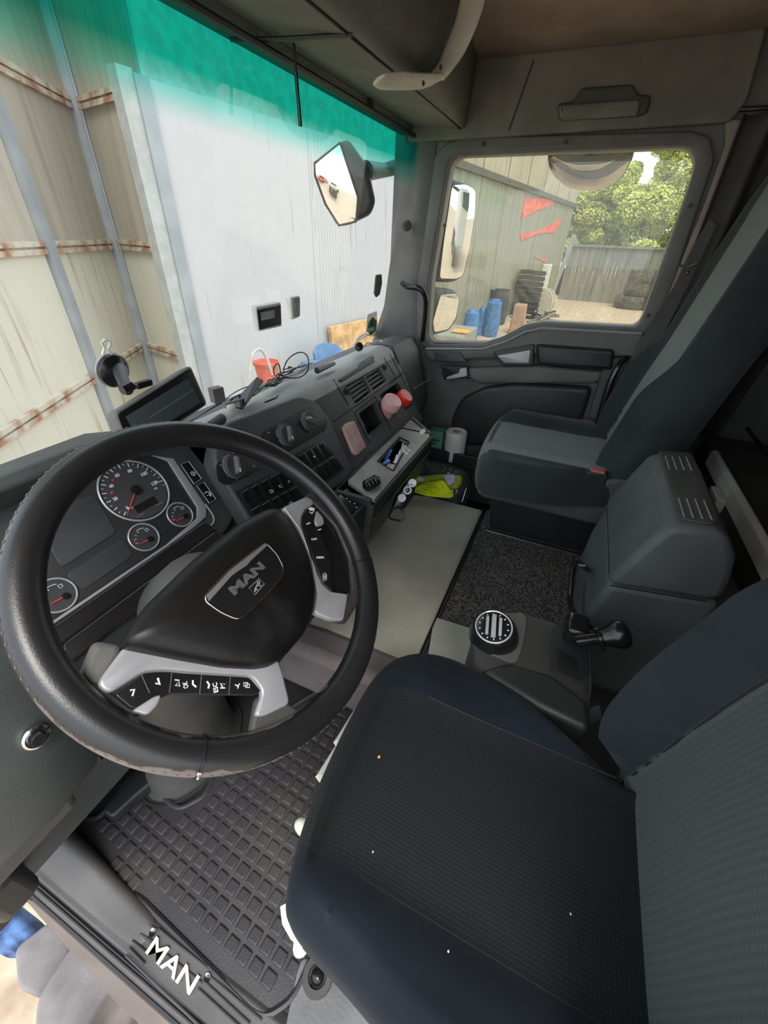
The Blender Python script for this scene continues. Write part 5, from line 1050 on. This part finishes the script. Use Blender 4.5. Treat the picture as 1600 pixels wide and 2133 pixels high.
mb = MB(); mb.loft([[(1.40, .18, .36), (1.86, .18, .36), (1.86, -.40, .36), (1.40, -.40, .36)], [(1.385, .20, .445), (1.88, .20, .445), (1.88, -.40, .48), (1.385, -.40, .60)]][::-1]); build(mb, 'seat_pan', M['boxgrey'], ps_, bev=.015)
mb = MB(); mb.loft([[(1.44, .12, .19), (1.84, .12, .19), (1.84, -.40, .19), (1.44, -.40, .19)], [(1.43, .15, .37), (1.85, .15, .37), (1.85, -.40, .42), (1.43, -.40, .42)]]); build(mb, 'seat_base', M['plastic_d'], ps_, bev=.015)
mb = MB(); mb.tube([(1.42, .13, .20), (1.42, -.42, .20)], .012, 8); build(mb, 'seat_rail', M['steel'], ps_)
c = at(1236, 1005, 'X', 1.40); t = thing('belt_buckle', c, 'black belt buckle with faded red button beside the passenger cushion', 'buckle'); build(MB().box(c, (.035, .07, .09)), 'buckle_body', M['plastic_d'], t, bev=.006)
build(MB().box(c + Vector((0, 0, .046)), (.028, .045, .008)), 'release_button', M['redsoft'], t, bev=.002)
c = at(1215, 878, 'Z', .55); tag(build(MB().sph(at(1050, 873, 'X', 1.84), .012), 'adjuster_knob', M['red']), 'small red knob at the far front corner of the passenger seat', 'knob')
# driver buckle and strap
c = at(1158, 1478, 'Z', .46); t = thing('belt_buckle', c, 'black belt buckle with bright red button beside the driver seat cushion', 'buckle')
BK = Frame(c, (-.4, .2, .9), (.7, -.7, 0)); mb = MB(); mb.box((0, 0, 0), (.052, .03, .10), BK.m().to_3x3()); 
for v in mb.b.verts: v.co += c - BK.n * .05
build(mb, 'buckle_body', M['plastic_b'], t, bev=.006); mb = MB(); mb.box((0, 0, 0), (.042, .018, .008), BK.m().to_3x3())
for v in mb.b.verts: v.co += c + BK.n * .002
build(mb, 'release_button', M['red'], t, bev=.002)
P = [at(1180, 1515, 'Z', .44), at(1215, 1498, 'Z', .45), at(1250, 1485, 'Z', .46)]; tag(build(MB().tube(P, (.022, .004), 8, flat=(.3, 0, 1)), 'belt_strap', mat('grey_strap', (.13, .14, .14), .7)), 'grey strap end beside the bright red belt buckle', 'strap')

# ================================================================ BETWEEN THE SEATS
gc = thing('gear_console', (.64, -.05, .2), 'dark grey gear console with chrome rotary selector beside the driver seat', 'gear console')
GF = Frame((.64, -.05, .50), (0, 0, 1))
GO = [(982, 1335), (992, 1296), (1020, 1278), (1080, 1272), (1150, 1292), (1215, 1322), (1236, 1345), (1240, 1440), (1230, 1500), (1170, 1500), (1090, 1455), (1000, 1395), (984, 1380)]
go = [GF.uv(*p) for p in GO]; go = rounded(go, .015); gx = sum(p[0] for p in go) / len(go); gy = sum(p[1] for p in go) / len(go)
mb = MB(); mb.loft([[GF.w(gx + (p[0] - gx) * s_, gy + (p[1] - gy) * s_, h) for p in go] for s_, h in ((1.04, -.30), (1.02, -.12), (1.0, -.03), (.985, -.008), (.95, 0))]); build(mb, 'console_body', M['plastic'], gc, ang=60)
tr(GF, [(1000, 1290), (1025, 1280), (1090, 1275), (1098, 1290), (1090, 1340), (1078, 1378), (1065, 1380), (1000, 1352), (990, 1330)], -.002, .004, 'selector_plate', mat('warm_grey_plate', (.13, .125, .115), .5), gc, .001, rnd=.008)
c = GF.w(*GF.uv(1030, 1318, .01), .0); SN = Vector((-.25, .12, 1)).normalized(); kb = build(MB().lathe(c, SN, [(.052, 0), (.049, .02), (.043, .034), (.036, .034)], 40), 'selector_housing', M['plastic_b'], gc)
c2 = c + SN * .033; kf = build(MB().lathe(c2, SN, [(.0385, -.004), (.038, .004), (.035, .006), (.002, .006)], 40), 'selector_knob', M['plastic_b'], gc)
KF = Frame(c2, SN); mb = MB(); mb.tube([KF.w(.0365 * cos(a), .0365 * sin(a), .006) for a in [2 * pi * k / 40 for k in range(40)]], .0018, 6, closed=True)
mb.box(KF.w(0, 0, .009), (.05, .009, .008), KF.m().to_3x3() @ Matrix.Rotation(.15, 3, 'Z')); mb.box(KF.w(-.002, .013, .008), (.04, .006, .005), KF.m().to_3x3() @ Matrix.Rotation(.15, 3, 'Z')); mb.box(KF.w(.002, -.013, .008), (.04, .006, .005), KF.m().to_3x3() @ Matrix.Rotation(.15, 3, 'Z')); build(mb, 'chrome_grip', mat('bright_silver', (.75, .77, .76), .25, .4), kf)
mb = MB(); 
for k in range(14): a = 2 * pi * k / 14 + .2; mb.box(KF.w(.029 * cos(a), .029 * sin(a), .0065), (.004, .002, .001), KF.m().to_3x3() @ Matrix.Rotation(a, 3, 'Z'))
build(mb, 'selector_marks', M['mark'], kf)
tr(GF, [(1155, 1300), (1180, 1302), (1225, 1325), (1228, 1400), (1205, 1420), (1146, 1395), (1146, 1350)], -.001, .003, 'tray_frame', M['plastic_d'], gc, .001, rnd=.008)
tr(GF, [(1163, 1352), (1205, 1375), (1205, 1418), (1163, 1395)], .002, .0045, 'tray_recess', M['black'], gc, .0005, rnd=.006)
mb = MB(); mb.loft([[GF.w(*GF.uv(*p), h) for p in ((1000, 1402), (1060, 1385), (1150, 1412), (1225, 1470), (1225, 1530), (1120, 1480))] for h in (-.06, .012)]); build(mb, 'side_ridge', M['plastic_d'], gc, bev=.012)
hb = thing('hand_brake', GF.w(*GF.uv(1185, 1325), 0), 'black hand brake lever with rounded knob at the rear of the gear console', 'lever')
p0 = GF.w(*GF.uv(1178, 1322), .005); build(MB().box(p0 + Vector((.008, -.016, .016)), (.06, .045, .042)), 'lever_housing', M['plastic_b'], hb, bev=.01)
P = [at(1200, 1336, 'Z', .525), at(1245, 1330, 'Z', .54)]; build(MB().tube(P, .012, 12), 'lever_rod', M['plastic_b'], hb)
a = at(1243, 1331, 'Z', .54); b_ = at(1306, 1318, 'Z', .565); L_ = (b_ - a).length; build(MB().lathe(a, b_ - a, [(.014, 0), (.025, .002), (.025, .007), (.017, .010), (.022, L_ * .45), (.027, L_ * .62), (.029, L_ * .80), (.027, L_ * .95), (.020, L_ * 1.05), (.010, L_ * 1.10), (.001, L_ * 1.11)], 28), 'lever_knob', M['plastic_b'], hb)
# storage box
bx = thing('storage_box', (1.02, -.38, .2), 'slate grey rounded storage box with ribbed lid between the seats', 'storage box')
bp = lambda o: [(-.215 + o, .20), (-.200 + o, .34), (-.200, .46), (-.222, .58), (-.262, .70), (-.285, .742), (-.31, .752), (-.415, .765), (-.46, .74), (-.475, .66), (-.47, .20)]
mb = MB(); mb.extr([(-.225, .19), (-.205, .34), (-.208, .46), (-.222, .545), (-.40, .575), (-.43, .58), (-.43, .19)], .845, 1.215); build(mb, 'box_body', M['boxgrey'], bx, bev=.014)
mb = MB(); mb.extr([(-.215, .550), (-.226, .60), (-.248, .67), (-.268, .725), (-.285, .742), (-.345, .752), (-.375, .742), (-.405, .70), (-.42, .64), (-.425, .597), (-.40, .580)], .838, 1.222); lid = build(mb, 'lid', M['boxgrey'], bx, bev=.016)
LF = Frame((1.03, -.315, .7475), (0, .167, 1)); 
tr(LF, [(1372, 938), (1440, 942), (1462, 985), (1498, 1080), (1485, 1092), (1412, 1078)], .0, .004, 'lid_pad', M['plastic'], bx, .002, rnd=.01)
for (x0, x1) in ((.87, .95), (1.10, 1.18)):
    for k in range(4): v_ = .016 - k * .015; build(MB().tube([LF.w(x0 - 1.03, v_, .0048), LF.w(x1 - 1.03, v_, .0048)], .0016, 6), 'grip_rib', M['markd'], lid)
build(MB().box((1.03, -.392, .727), (.07, .02, .035)), 'lid_latch', mat('worn_beige_latch', (.38, .33, .27), .5), bx, bev=.004)
mb = MB(); mb.tube([(.838, -.40, .581), (.838, -.222, .551)], .0015, 5); mb.tube([(.87, -.2185, .56), (1.18, -.2185, .56)], .0015, 5); build(mb, 'lid_gap', M['black'], bx)
mb = MB(); mb.extr([(-.43, .56), (-.52, .53), (-.52, .2), (-.43, .2)], .80, 1.3); build(mb, 'rear_shoulder', M['boxgrey'], bx, bev=.012)
P = [at(*p, 'Y', -.165) for p in ((1226, 1188), (1212, 1176), (1200, 1170), (1194, 1182), (1189, 1225), (1187, 1250), (1192, 1272), (1206, 1290), (1228, 1306))]
P = [at(1226, 1188, 'Y', -.20)] + P[1:-1] + [at(1228, 1306, 'Y', -.20)]
tag(build(MB().tube(chaikin(P, 2), .0075, 10), 'loop_handle', M['plastic_b']), 'black bent metal loop standing on the carpet at the storage box', 'handle')
# bunk edge
bk = thing('bunk', (1.0, -.8, .3), 'sleeping bunk behind the seats with a pale front rail', 'bunk')
mb = MB(); mb.extr([(-.535, .575), (-.535, .625), (-.55, .632), (-.56, .625), (-.56, .575)], .2, 1.635); build(mb, 'front_rail', mat('pale_rail', (.68, .68, .64), .5), bk, bev=.004)
build(MB().box((.95, -.86, .50), (1.9, .58, .2)), 'mattress', M['curtain'], bk, bev=.03)
build(MB().box((.95, -.88, .2), (1.9, .55, .38)), 'bunk_base', M['plastic_d'], bk, bev=.01)
mb = MB(); mb.tube([(1.7, -.62, .70), (1.15, -.62, .70)], .006, 6); mb.tube([(1.7, -.66, .76), (1.15, -.66, .76)], .006, 6); build(mb, 'locker_rails', M['steel'], bk)

# curtain, belt, pillar behind passenger window
CX = Frame((1.94, 0, 0), (-1, 0, 0), (0, -1, 0))
o = tr(CX, [(1512, 250), (1560, 248), (1505, 450), (1378, 748), (1340, 742), (1470, 420), (1512, 300)], 0, .012, 'trim_7', mat('beige_pillar', (.30, .25, .215), .8), None, .004); struct(o)
ct = thing('curtain', (1.9, -.4, 1.53), 'olive-black folded curtain hanging behind the passenger seat', 'curtain')
def cf(u, v):
    z = 1.53 - v * .95; y0 = -.285 - .02 * v; w_ = .42 - .12 * v; y = y0 - u * w_
    return Vector((1.90 + .022 * sin(u * 30 + .5 * sin(v * 3)) + .006 * noise.noise(Vector((u * 9, v * 4, 0))), y, z))
mb = MB(); mb.grid(cf, 110, 26); build(mb, 'cloth', M['curtain'], ct, solid=.003)
mb = MB(); mb.tube([(1.93, -.27, 1.545), (1.93, -.8, 1.545)], .006, 8); build(mb, 'curtain_rail', M['steel'], ct)
bl = thing('seat_belt', (1.87, -.3, 1.3), 'dark grey seat belt webbing running down beside the passenger seat', 'seat belt')
BX = Frame((1.86, 0, 0), (-1, 0, 0), (0, -1, 0))
tr(BX, [(1478, 455), (1492, 470), (1450, 560), (1362, 738), (1285, 905), (1258, 905), (1322, 728), (1408, 590), (1440, 520)], 0, .0025, 'webbing', M['belt'], bl)
c = at(1260, 895, 'X', 1.86); build(MB().box(c, (.02, .05, .06)), 'belt_guide', M['plastic'], bl, bev=.008)
ch = thing('curtain_catch', at(1432, 555, 'X', 1.85), 'small shiny metal catch beside the belt on the door pillar', 'catch')
a, m_, b_ = at(1414, 552, 'X', 1.87), at(1433, 556, 'X', 1.85), at(1452, 548, 'X', 1.85); build(MB().tube([a, m_, b_], .004, 8), 'catch_bar', M['chrome'], ch); build(MB().sph(at(1433, 568, 'X', 1.86), .006), 'catch_stud', M['steel'], ch)

# ================================================================ THINGS ON AND AROUND THE DASH
# sat nav
NF = Frame(at(335, 835, 'Y', .70), (-.03, -.93, .36)); sn = thing('navigation_screen', NF.p, 'black navigation screen on a suction arm above the dash', 'navigation screen')
SQ = [(241, 862), (398, 762), (433, 840), (425, 848), (262, 950), (256, 945)]
SQ = [(238, 858), (398, 759), (434, 842), (272, 948)]
tr(NF, SQ, -.036, 0, 'screen_body', M['plastic_g'], sn, .006, rnd=.01); tr(NF, [(244, 863), (396, 767), (428, 841), (275, 940)], 0, .0012, 'screen_bezel', M['plastic_b'], sn, .0004, rnd=.008)
tr(NF, [(262, 868), (392, 788), (418, 838), (290, 918)], .0012, .0018, 'screen_glass', M['screen'], sn, .0002)
mb = MB(); mb.tube([NF.w(*NF.uv(*p, .002), .002) for p in ((312, 870), (402, 812))], .0005, 4); build(mb, 'screen_line', M['markd'], sn)
build(MB().box(NF.w(*NF.uv(306, 797), -.012), (.034, .012, .012)), 'screen_button', M['plastic_b'], sn, bev=.003)
GW = Frame((1.2, .835, 1.0), (0, -.988, -.15))
def onG(px, py, h=0): u, v = GW.uv(px, py, h); return GW.w(u, v, h)
su_ = thing('suction_mount', onG(238, 772), 'black suction cup mount stuck to the windscreen above the navigation screen', 'mount')
c = onG(236, 772, .004); rad = (onG(236, 739) - onG(236, 805)).length / 2
build(MB().lathe(c, GW.n, [(rad * 1.12, -.004), (rad * 1.1, -.001), (rad * .95, .001)], 40), 'clear_skirt', M['clear'], su_)
build(MB().lathe(c, GW.n, [(rad, -.003), (rad, .006), (rad * .75, .013), (rad * .35, .018), (rad * .3, .022), (.001, .022)], 40), 'suction_cup', M['plastic_b'], su_)
P = [onG(250, 770, .02), onG(252, 782, .045), NF.w(*NF.uv(283, 806), -.03)]; build(MB().tube(P, [.014, .012, .010], 12), 'arm', M['plastic_d'], su_)
build(MB().cyl(NF.w(*NF.uv(272, 806), -.03), NF.w(*NF.uv(292, 796), -.03), .009), 'hinge', M['plastic_b'], su_)
lp = [onG(*p, .003) for p in ((214, 740), (218, 725), (212, 715), (218, 708), (228, 709), (230, 718), (225, 728), (232, 738))]; build(MB().tube(lp, .003, 6), 'pull_tab', M['cream'], su_)
def dev(px, th, label, nm, m1, m2, scr=None, text=None, cat='device'):
    t_ = thing(nm, onG(*px[0], .005), label, cat); tr(GW, px, .002, th, 'case', m1, t_, .004, rnd=.006)
    if scr: tr(GW, scr, th, th + .002, 'face', m2, t_, .0005, rnd=.003)
    return t_
t = dev([(534, 640), (586, 630), (588, 680), (540, 691)], .022, 'square white and black toll box on the windscreen, left of two', 'toll_box', M['white'], M['plastic_d'], [(536, 646), (585, 636), (586, 676), (541, 687)])
tr(GW, [(543, 651), (572, 645), (573, 662), (545, 668)], .024, .0245, 'label_panel', M['markd'], t)
mb = MB()
for k in range(4): mb.tube([onG(546, 654 + k * 4, .025), onG(568, 649.5 + k * 4, .025)], .0006, 4)
build(mb, 'label_lines', M['mark'], t)
t = dev([(606, 620), (625, 616), (626, 660), (609, 667)], .022, 'narrow cream and grey toll tag on the windscreen, right of two', 'toll_tag', M['cream'], M['markd'], [(612, 622), (625, 619), (625, 658), (613, 662)])
mb = MB(); mb.tube([onG(*p, .0245) for p in ((615, 632), (621, 631), (621, 641), (615, 643))], .0008, 4, closed=True); build(mb, 'printed_square', M['mark'], t)
t = dev([(784, 573), (795, 571), (796, 590), (791, 614), (784, 620), (780, 612)], .006, 'grey oval tag stuck high at the right edge of the windscreen', 'windscreen_tag', mat('olive_tag', (.12, .13, .1), .5), None, cat='tag')
t = thing('parking_sticker', onG(772, 685), 'clear sticker with green round mark at the lower right of the windscreen', 'sticker')
tr(GW, [(766, 655), (785, 648), (788, 700), (762, 700)], .001, .002, 'backing', M['clear'], t, 0, rnd=.005); tr(GW, [(768, 672), (776, 660), (785, 668), (783, 690), (772, 698), (765, 690)], .002, .003, 'green_mark', mat('sticker_green', (.03, .30, .19), .6), t, 0, rnd=.008)
tr(GW, [(766, 684), (780, 681), (780, 689), (766, 691)], .003, .0035, 'pale_band', M['cream'], t)
mb = MB(); mb.textuv(GW, 'A', GW.uv(771, 681, .003), GW.uv(777, 679, .003), .003, .0005, .02); build(mb, 'sticker_letter', M['plastic_d'], t)
# relay on cable
RF = at(452, 822, 'Y', .72); t = thing('relay', RF, 'small square relay block standing on the dash by its wires', 'relay')
RM = Matrix.Rotation(radians(-15), 3, 'Z'); build(MB().box(RF, (.028, .022, .034), RM), 'relay_case', mat('warm_grey_relay', (.14, .13, .12), .5), t, bev=.002)
mb = MB()
for k in range(3): mb.box(RF + Vector((-.008 + k * .008, .0, -.02)), (.003, .003, .01))
build(mb, 'relay_pins', M['steel'], t)
# tablet-like dark folder + cable bundle
TF = Frame((.86, .735, .86), (-.55, -.2, .8)); P = [at(*p, 'Z', zz) for p, zz in (((478, 845), .855), ((535, 785), .90), ((548, 792), .90), ((505, 850), .855))]
mb = MB(); mb.loft([P, [p + Vector((.004, .004, -.006)) for p in P]]); tag(build(mb, 'folded_wallet', M['plastic_b'], smooth=False), 'dark folded wallet lying among cables on the dash', 'wallet')
rnd = random.Random(7)
def cable(nm, label, pts, r, m, it=3): tag(build(MB().tube(chaikin(pts, it), r, 8), nm, m), label, 'cable')
Zc = lambda p, z: at(p[0], p[1], 'Z', z)
cable('cable', 'long black cable looping up from the dash toward the red bucket', [Zc(p, z) for p, z in (((470, 850), .86), ((520, 815), .865), ((590, 795), .86), ((568, 780), .865), ((572, 760), .90), ((582, 755), .91), ((586, 790), .86), ((640, 785), .857), ((645, 745), .90), ((628, 730), .93), ((600, 745), .92), ((590, 770), .88))], .0017, M['plastic_b'])
cable('cable', 'thin cable running from the relay to the navigation screen', [Zc(p, z) for p, z in (((392, 880), .86), ((425, 860), .86), ((460, 840), .865), ((490, 815), .87), ((530, 800), .87))], .0014, M['plastic_b'])
pts = []
for k in range(46):
    a = k * .95; c_ = Zc((560 + 1.2 * k, 808 - .9 * k), .858); pts.append(c_ + Vector((.030 * cos(a) * rnd.uniform(.5, 1.1), .016 * sin(a), rnd.uniform(0, .012))))
cable('cable', 'tangled bundle of thin black cable coiled on top of the dash', pts, .0016, M['plastic_b'], 2)
pts = [Zc((515 + 11 * k, 822 - 5 * k), .862 + .006 * (k % 2)) + Vector((rnd.uniform(-.01, .01), rnd.uniform(-.012, .012), 0)) for k in range(14)]
for kk, lb in enumerate(('black cable draped over the dark wallet toward the windscreen', 'black cable running along the dash beneath the coiled bundle')):
    pts = [Zc((478 + 14 * k, 838 - 7 * k + 5 * kk), .868 + .012 * sin(k * 1.3 + kk)) + Vector((rnd.uniform(-.006, .006), .012 * sin(k * .9 + kk * 2), 0)) for k in range(13)]; cable('cable', lb, pts, .0018, M['plastic_b'])
cable('cable', 'grey braided cable lying behind the coiled bundle toward the passenger side', pts, .003, mat('grey_cable', (.25, .25, .24), .5))
tag(build(MB().tube([Zc((660, 772), .86), Zc((696, 757), .86)], (.010, .006), 8, flat=(0, 0, 1)), 'cable_adapter', M['plastic_b']), 'slim black adapter at the end of the dash cables', 'adapter')
cable('white_cable', 'white cable loops on the far right corner of the dash', [Zc(p, z) for p, z in (((735, 720), .86), ((745, 708), .88), ((770, 696), .90), ((765, 692), .90), ((742, 706), .88), ((738, 722), .86), ((752, 728), .86), ((766, 712), .88), ((772, 716), .87), ((790, 708), .86), ((796, 712), .86))], .0028, M['white'])
c = Zc((748, 722), .872); tag(build(MB().lathe(c, (-.6, -.5, .5), [(.014, -.01), (.016, 0), (.012, .01), (.008, .012)], 20), 'plug_adapter', M['plastic_b']), 'round black plug among the white cable loops', 'plug')
tag(build(MB().tube([Zc(p, .852) for p in ((552, 838), (562, 834), (575, 829), (579, 824))], .0022, 6), 'twig', M['plastic_b']), 'short dark wire scrap lying on the dash near the knobs', 'wire')
c = Zc((482, 848), .86); tag(build(MB().sph(c, .011, 1.2, .9, .8).sph(c + Vector((.008, .004, .004)), .007), 'cream_plug', M['cream']), 'small cream connector plug lying beside the wallet on the dash', 'plug')
c = at(452, 880, 'Z', .85); tag(build(MB().tube([c - Vector((.02, .0, 0)), c + Vector((.025, .008, 0))], [.009, .011], 12), 'dash_knob', M['plastic']), 'short grey rounded stub on the dash behind the wheel rim', 'knob')

# ================================================================ FOOTWELL THINGS
wb = thing('water_bottle', (1.72, .38, .02), 'large clear ribbed water bottle lying in the passenger footwell', 'bottle')
A = Vector((1.74, .66, .17)); Bt = Vector((1.715, .285, .165)); d = (Bt - A); L_ = d.length; prof = [(.03, 0), (.05, .01), (.125, .05)]
n_ = 8
for k in range(n_):
    h = .06 + (L_ - .14) * k / n_; dh = (L_ - .14) / n_; prof += [(.118, h), (.126, h + dh * .3), (.126, h + dh * .7), (.118, h + dh * .95)]
prof += [(.122, L_ - .07), (.112, L_ - .03), (.09, L_ - .008), (.065, L_), (.03, L_ - .01), (.001, L_ - .012)]
build(MB().lathe(A, d, prof, 48), 'bottle_shell', M['water'], wb)
rg = MB(); qd = d.normalized().to_track_quat('Z', 'Y').to_matrix()
rg.tube([Bt + qd @ Vector((.068 * cos(a), .068 * sin(a), .001)) for a in [2 * pi * k / 6 for k in range(6)]], .002, 6, closed=True); build(rg, 'moulded_hexagon', M['clear'], wb)
# hi-vis vest
hv = thing('safety_vest', (1.5, .45, .2), 'crumpled yellow high-visibility vest with silver strips against the tunnel', 'vest')
VF = Frame(at(925, 1015, 'X', 1.56), (-.75, -.15, .64), (0, -1, 0)); 
def crum(px, nm, m, h0, amp, sd, par):
    fr = VF; L2 = [Vector((*fr.uv(*p, h0), 0)) for p in px]; L2 = [tuple(v)[:2] for v in chaikin(L2, 2, True)]; cx = sum(p[0] for p in L2) / len(L2); cy = sum(p[1] for p in L2) / len(L2)
    mb = MB(); n = len(L2)
    mb.grid(lambda u, v: fr.w(cx + (L2[int(round(u * n)) % n][0] - cx) * (1 - v), cy + (L2[int(round(u * n)) % n][1] - cy) * (1 - v), h0 + amp * (noise.noise(Vector((u * 7 + sd, v * 4, sd))) + .7 * noise.noise(Vector((L2[int(round(u * n)) % n][0] * (1 - v) * 60, L2[int(round(u * n)) % n][1] * (1 - v) * 60, sd)))) + .01 * (1 - (1 - v) ** 4)), n, 14, True)
    return build(mb, nm, m, par, solid=.002)
crum([(855, 1000), (870, 992), (930, 987), (962, 990), (966, 1005), (950, 1022), (915, 1012), (870, 1020), (862, 1030)], 'vest_cloth', mat('hi_vis_olive', (.35, .42, .03), .7), 0, .012, 1, hv)
crum([(893, 1004), (905, 1002), (922, 1000), (935, 1012), (950, 1038), (910, 1036), (875, 1030), (858, 1022), (866, 1012)], 'vest_front', M['hivis'], .022, .016, 5, hv)
crum([(856, 996), (878, 990), (888, 1003), (862, 1002)], 'reflective_strip', M['reflect'], .016, .003, 2, hv)
crum([(921, 988), (950, 987), (950, 1002), (935, 1014), (930, 1004)], 'reflective_strip', M['reflect'], .02, .006, 3, hv)
tag(build(MB().tube([at(858, 1012, 'X', 1.46), at(888, 940, 'X', 1.48)], (.012, .003), 6), 'yellow_strap', M['hivis']), 'thin yellow-green strap hanging between the console and the water bottle', 'strap')
# toilet paper
c = Vector((1.845, .405, .278)); t = thing('toilet_paper_roll', c, 'white toilet paper roll standing in the passenger door tray', 'paper roll')
build(MB().lathe(c, (0, 0, 1), [(.020, 0), (.050, 0), (.052, .004), (.052, .145), (.048, .150), (.020, .149), (.019, .01)], 40, cap=False), 'paper_roll', M['paper'], t)
build(MB().lathe(c, (0, 0, 1), [(.0195, .002), (.0195, .1485), (.018, .1485), (.018, .002)], 24, cap=False), 'cardboard_core', M['wood'], t)
mb = MB(); mb.grid(lambda u, v: c + Vector((-.0535 * cos(-1.5 + u * 1.5 - .2), -.0535 * sin(-1.4 + u * 1.5), .002 + v * .10)), 10, 4); build(mb, 'loose_sheet', M['paper'], t, solid=.001)
gb = thing('green_box', (1.84, .50, .27), 'pale green box beside the toilet paper roll in the door tray', 'box'); build(MB().box((1.85, .505, .345), (.06, .075, .14)), 'carton', M['green'], gb, bev=.003)
mb = MB(); mb.box((1.8195, .505, .37), (.001, .05, .006)); mb.box((1.8195, .51, .35), (.001, .02, .006)); build(mb, 'printed_bars', M['plastic_d'], gb)
t = thing('white_packet', (1.84, .25, .27), 'small white folded packet at the rear end of the door tray', 'packet'); build(MB().box((1.84, .255, .315), (.03, .03, .09), Matrix.Rotation(.3, 3, 'X')), 'packet_body', M['paper'], t, bev=.002)
build(MB().box((1.8235, .255, .32), (.002, .014, .03), Matrix.Rotation(.3, 3, 'X')), 'printed_patch', M['plastic_d'], t)
tag(build(MB().box((1.86, .222, .29), (.03, .025, .07)), 'teal_packet', M['teal'], bev=.003), 'teal packet half hidden between the door tray and passenger seat', 'packet')
c = at(1003, 1015, 'X', 1.42); tag(build(MB().sph(c, .014, .7, 1, 2.2), 'reflector_tag', mat('pink_tag', (.55, .16, .2), .3)), 'pink plastic tag hanging at the passenger seat front corner', 'tag')

# ================================================================ MIRRORS OUTSIDE
fm = thing('front_mirror', (1.75, 1.08, 1.4), 'kerb-view mirror on a black arm ahead of the windscreen', 'mirror')
FMF = Frame(at(715, 385, 'Y', 1.04), (-.93, -.16, -.07))
FO = [(653, 338), (708, 293), (722, 290), (762, 345), (778, 420), (768, 448), (722, 470), (700, 472), (672, 420), (652, 362)]
tr(FMF, FO, -.06, -.004, 'housing', M['plastic_d'], fm, .02, rnd=.02); tr(FMF, [(656, 342), (708, 300), (744, 412), (740, 460), (706, 468), (680, 425), (657, 366)], -.004, .0, 'mirror_glass', M['mirror'], fm, .001, rnd=.01)
mb = MB(); mb.tube([FMF.w(*FMF.uv(*p), .001) for p in rounded([(655, 340), (708, 297), (746, 412), (742, 462), (706, 470), (678, 426), (656, 366)], 0)], .004, 6, closed=True); build(mb, 'rim', M['plastic_d'], fm)
P = [FMF.w(*FMF.uv(755, 355), -.04), at(800, 355, 'Y', 1.05), at(835, 345, 'Y', 1.0), at(865, 335, 'Y', .95)]; build(MB().tube(P, [.035, .028, .032, .034], 14), 'mirror_arm', M['plastic_d'], fm)
mm = thing('side_mirror', (2.3, .75, 1.2), 'tall rounded main side mirror seen through the passenger window', 'mirror')
SMF = Frame(at(950, 480, 'X', 2.25), (-.50, -.866, -.07)); tr(SMF, [(915, 375), (945, 372), (985, 385), (995, 400), (993, 460), (978, 540), (968, 578), (945, 590), (905, 588), (895, 560)], -.07, -.004, 'housing', M['plastic_d'], mm, .02, rnd=.03)
tr(SMF, [(942, 386), (972, 384), (991, 396), (989, 450), (978, 520), (964, 575), (950, 581), (916, 580), (925, 500)], -.004, 0, 'mirror_glass', M['mirror'], mm, .001, rnd=.02)
lm = thing('wide_angle_mirror', (2.3, .7, .9), 'lower wide-angle mirror below the tall side mirror', 'mirror'); LMF = Frame(at(930, 650, 'X', 2.25), (-.50, -.85, -.12))
tr(LMF, [(885, 600), (950, 605), (962, 620), (955, 665), (938, 690), (900, 702), (885, 690)], -.07, -.004, 'housing', M['plastic_g'], lm, .02, rnd=.02); tr(LMF, [(918, 615), (950, 612), (957, 622), (950, 662), (934, 686), (905, 692), (902, 670)], -.004, 0, 'mirror_glass', M['mirror'], lm, .001, rnd=.015)
km = thing('kerb_mirror', (2.2, .15, 1.42), 'wide kerb mirror hanging outside above the passenger window', 'mirror')
KMF = Frame(at(1230, 350, 'X', 2.22), (-.8, -.05, -.6)); KO = [(1140, 320), (1230, 326), (1322, 312), (1318, 335), (1296, 375), (1262, 396), (1225, 402), (1180, 394), (1152, 370), (1140, 345)]
tr(KMF, KO, -.05, -.003, 'housing', M['plastic_d'], km, .015, rnd=.02); 
ko = [Vector((*KMF.uv(*p), 0)) for p in KO]; kc = sum(ko, Vector()) / len(ko); ko = [(kc + (p - kc) * .95) for p in ko]; ko = chaikin(ko, 2, True)
mb = MB(); mb.loft([[KMF.w(kc.x + (p.x - kc.x) * s_, kc.y + (p.y - kc.y) * s_, -.002 + .03 * (1 - s_ * s_)) for p in ko] for s_ in (1, .9, .75, .6, .4, .2, .02)]); build(mb, 'mirror_glass', mat('dull_mirror', (.42, .39, .32), .06, 1), km, ang=80)
build(MB().tube([KMF.w(*KMF.uv(1230, 322), -.04), Vector((2.06, .10, 1.62))], .02, 10), 'bracket', M['plastic_d'], km)

build(MB().tube([(2.30, .72, 1.05), (2.18, .80, 1.0), (2.08, .84, .95)], .018, 8), 'bracket', M['plastic_d'], lm)
build(MB().tube([(2.30, .70, 1.42), (2.18, .80, 1.46), (2.08, .84, 1.46)], .018, 8), 'bracket', M['plastic_d'], mm)
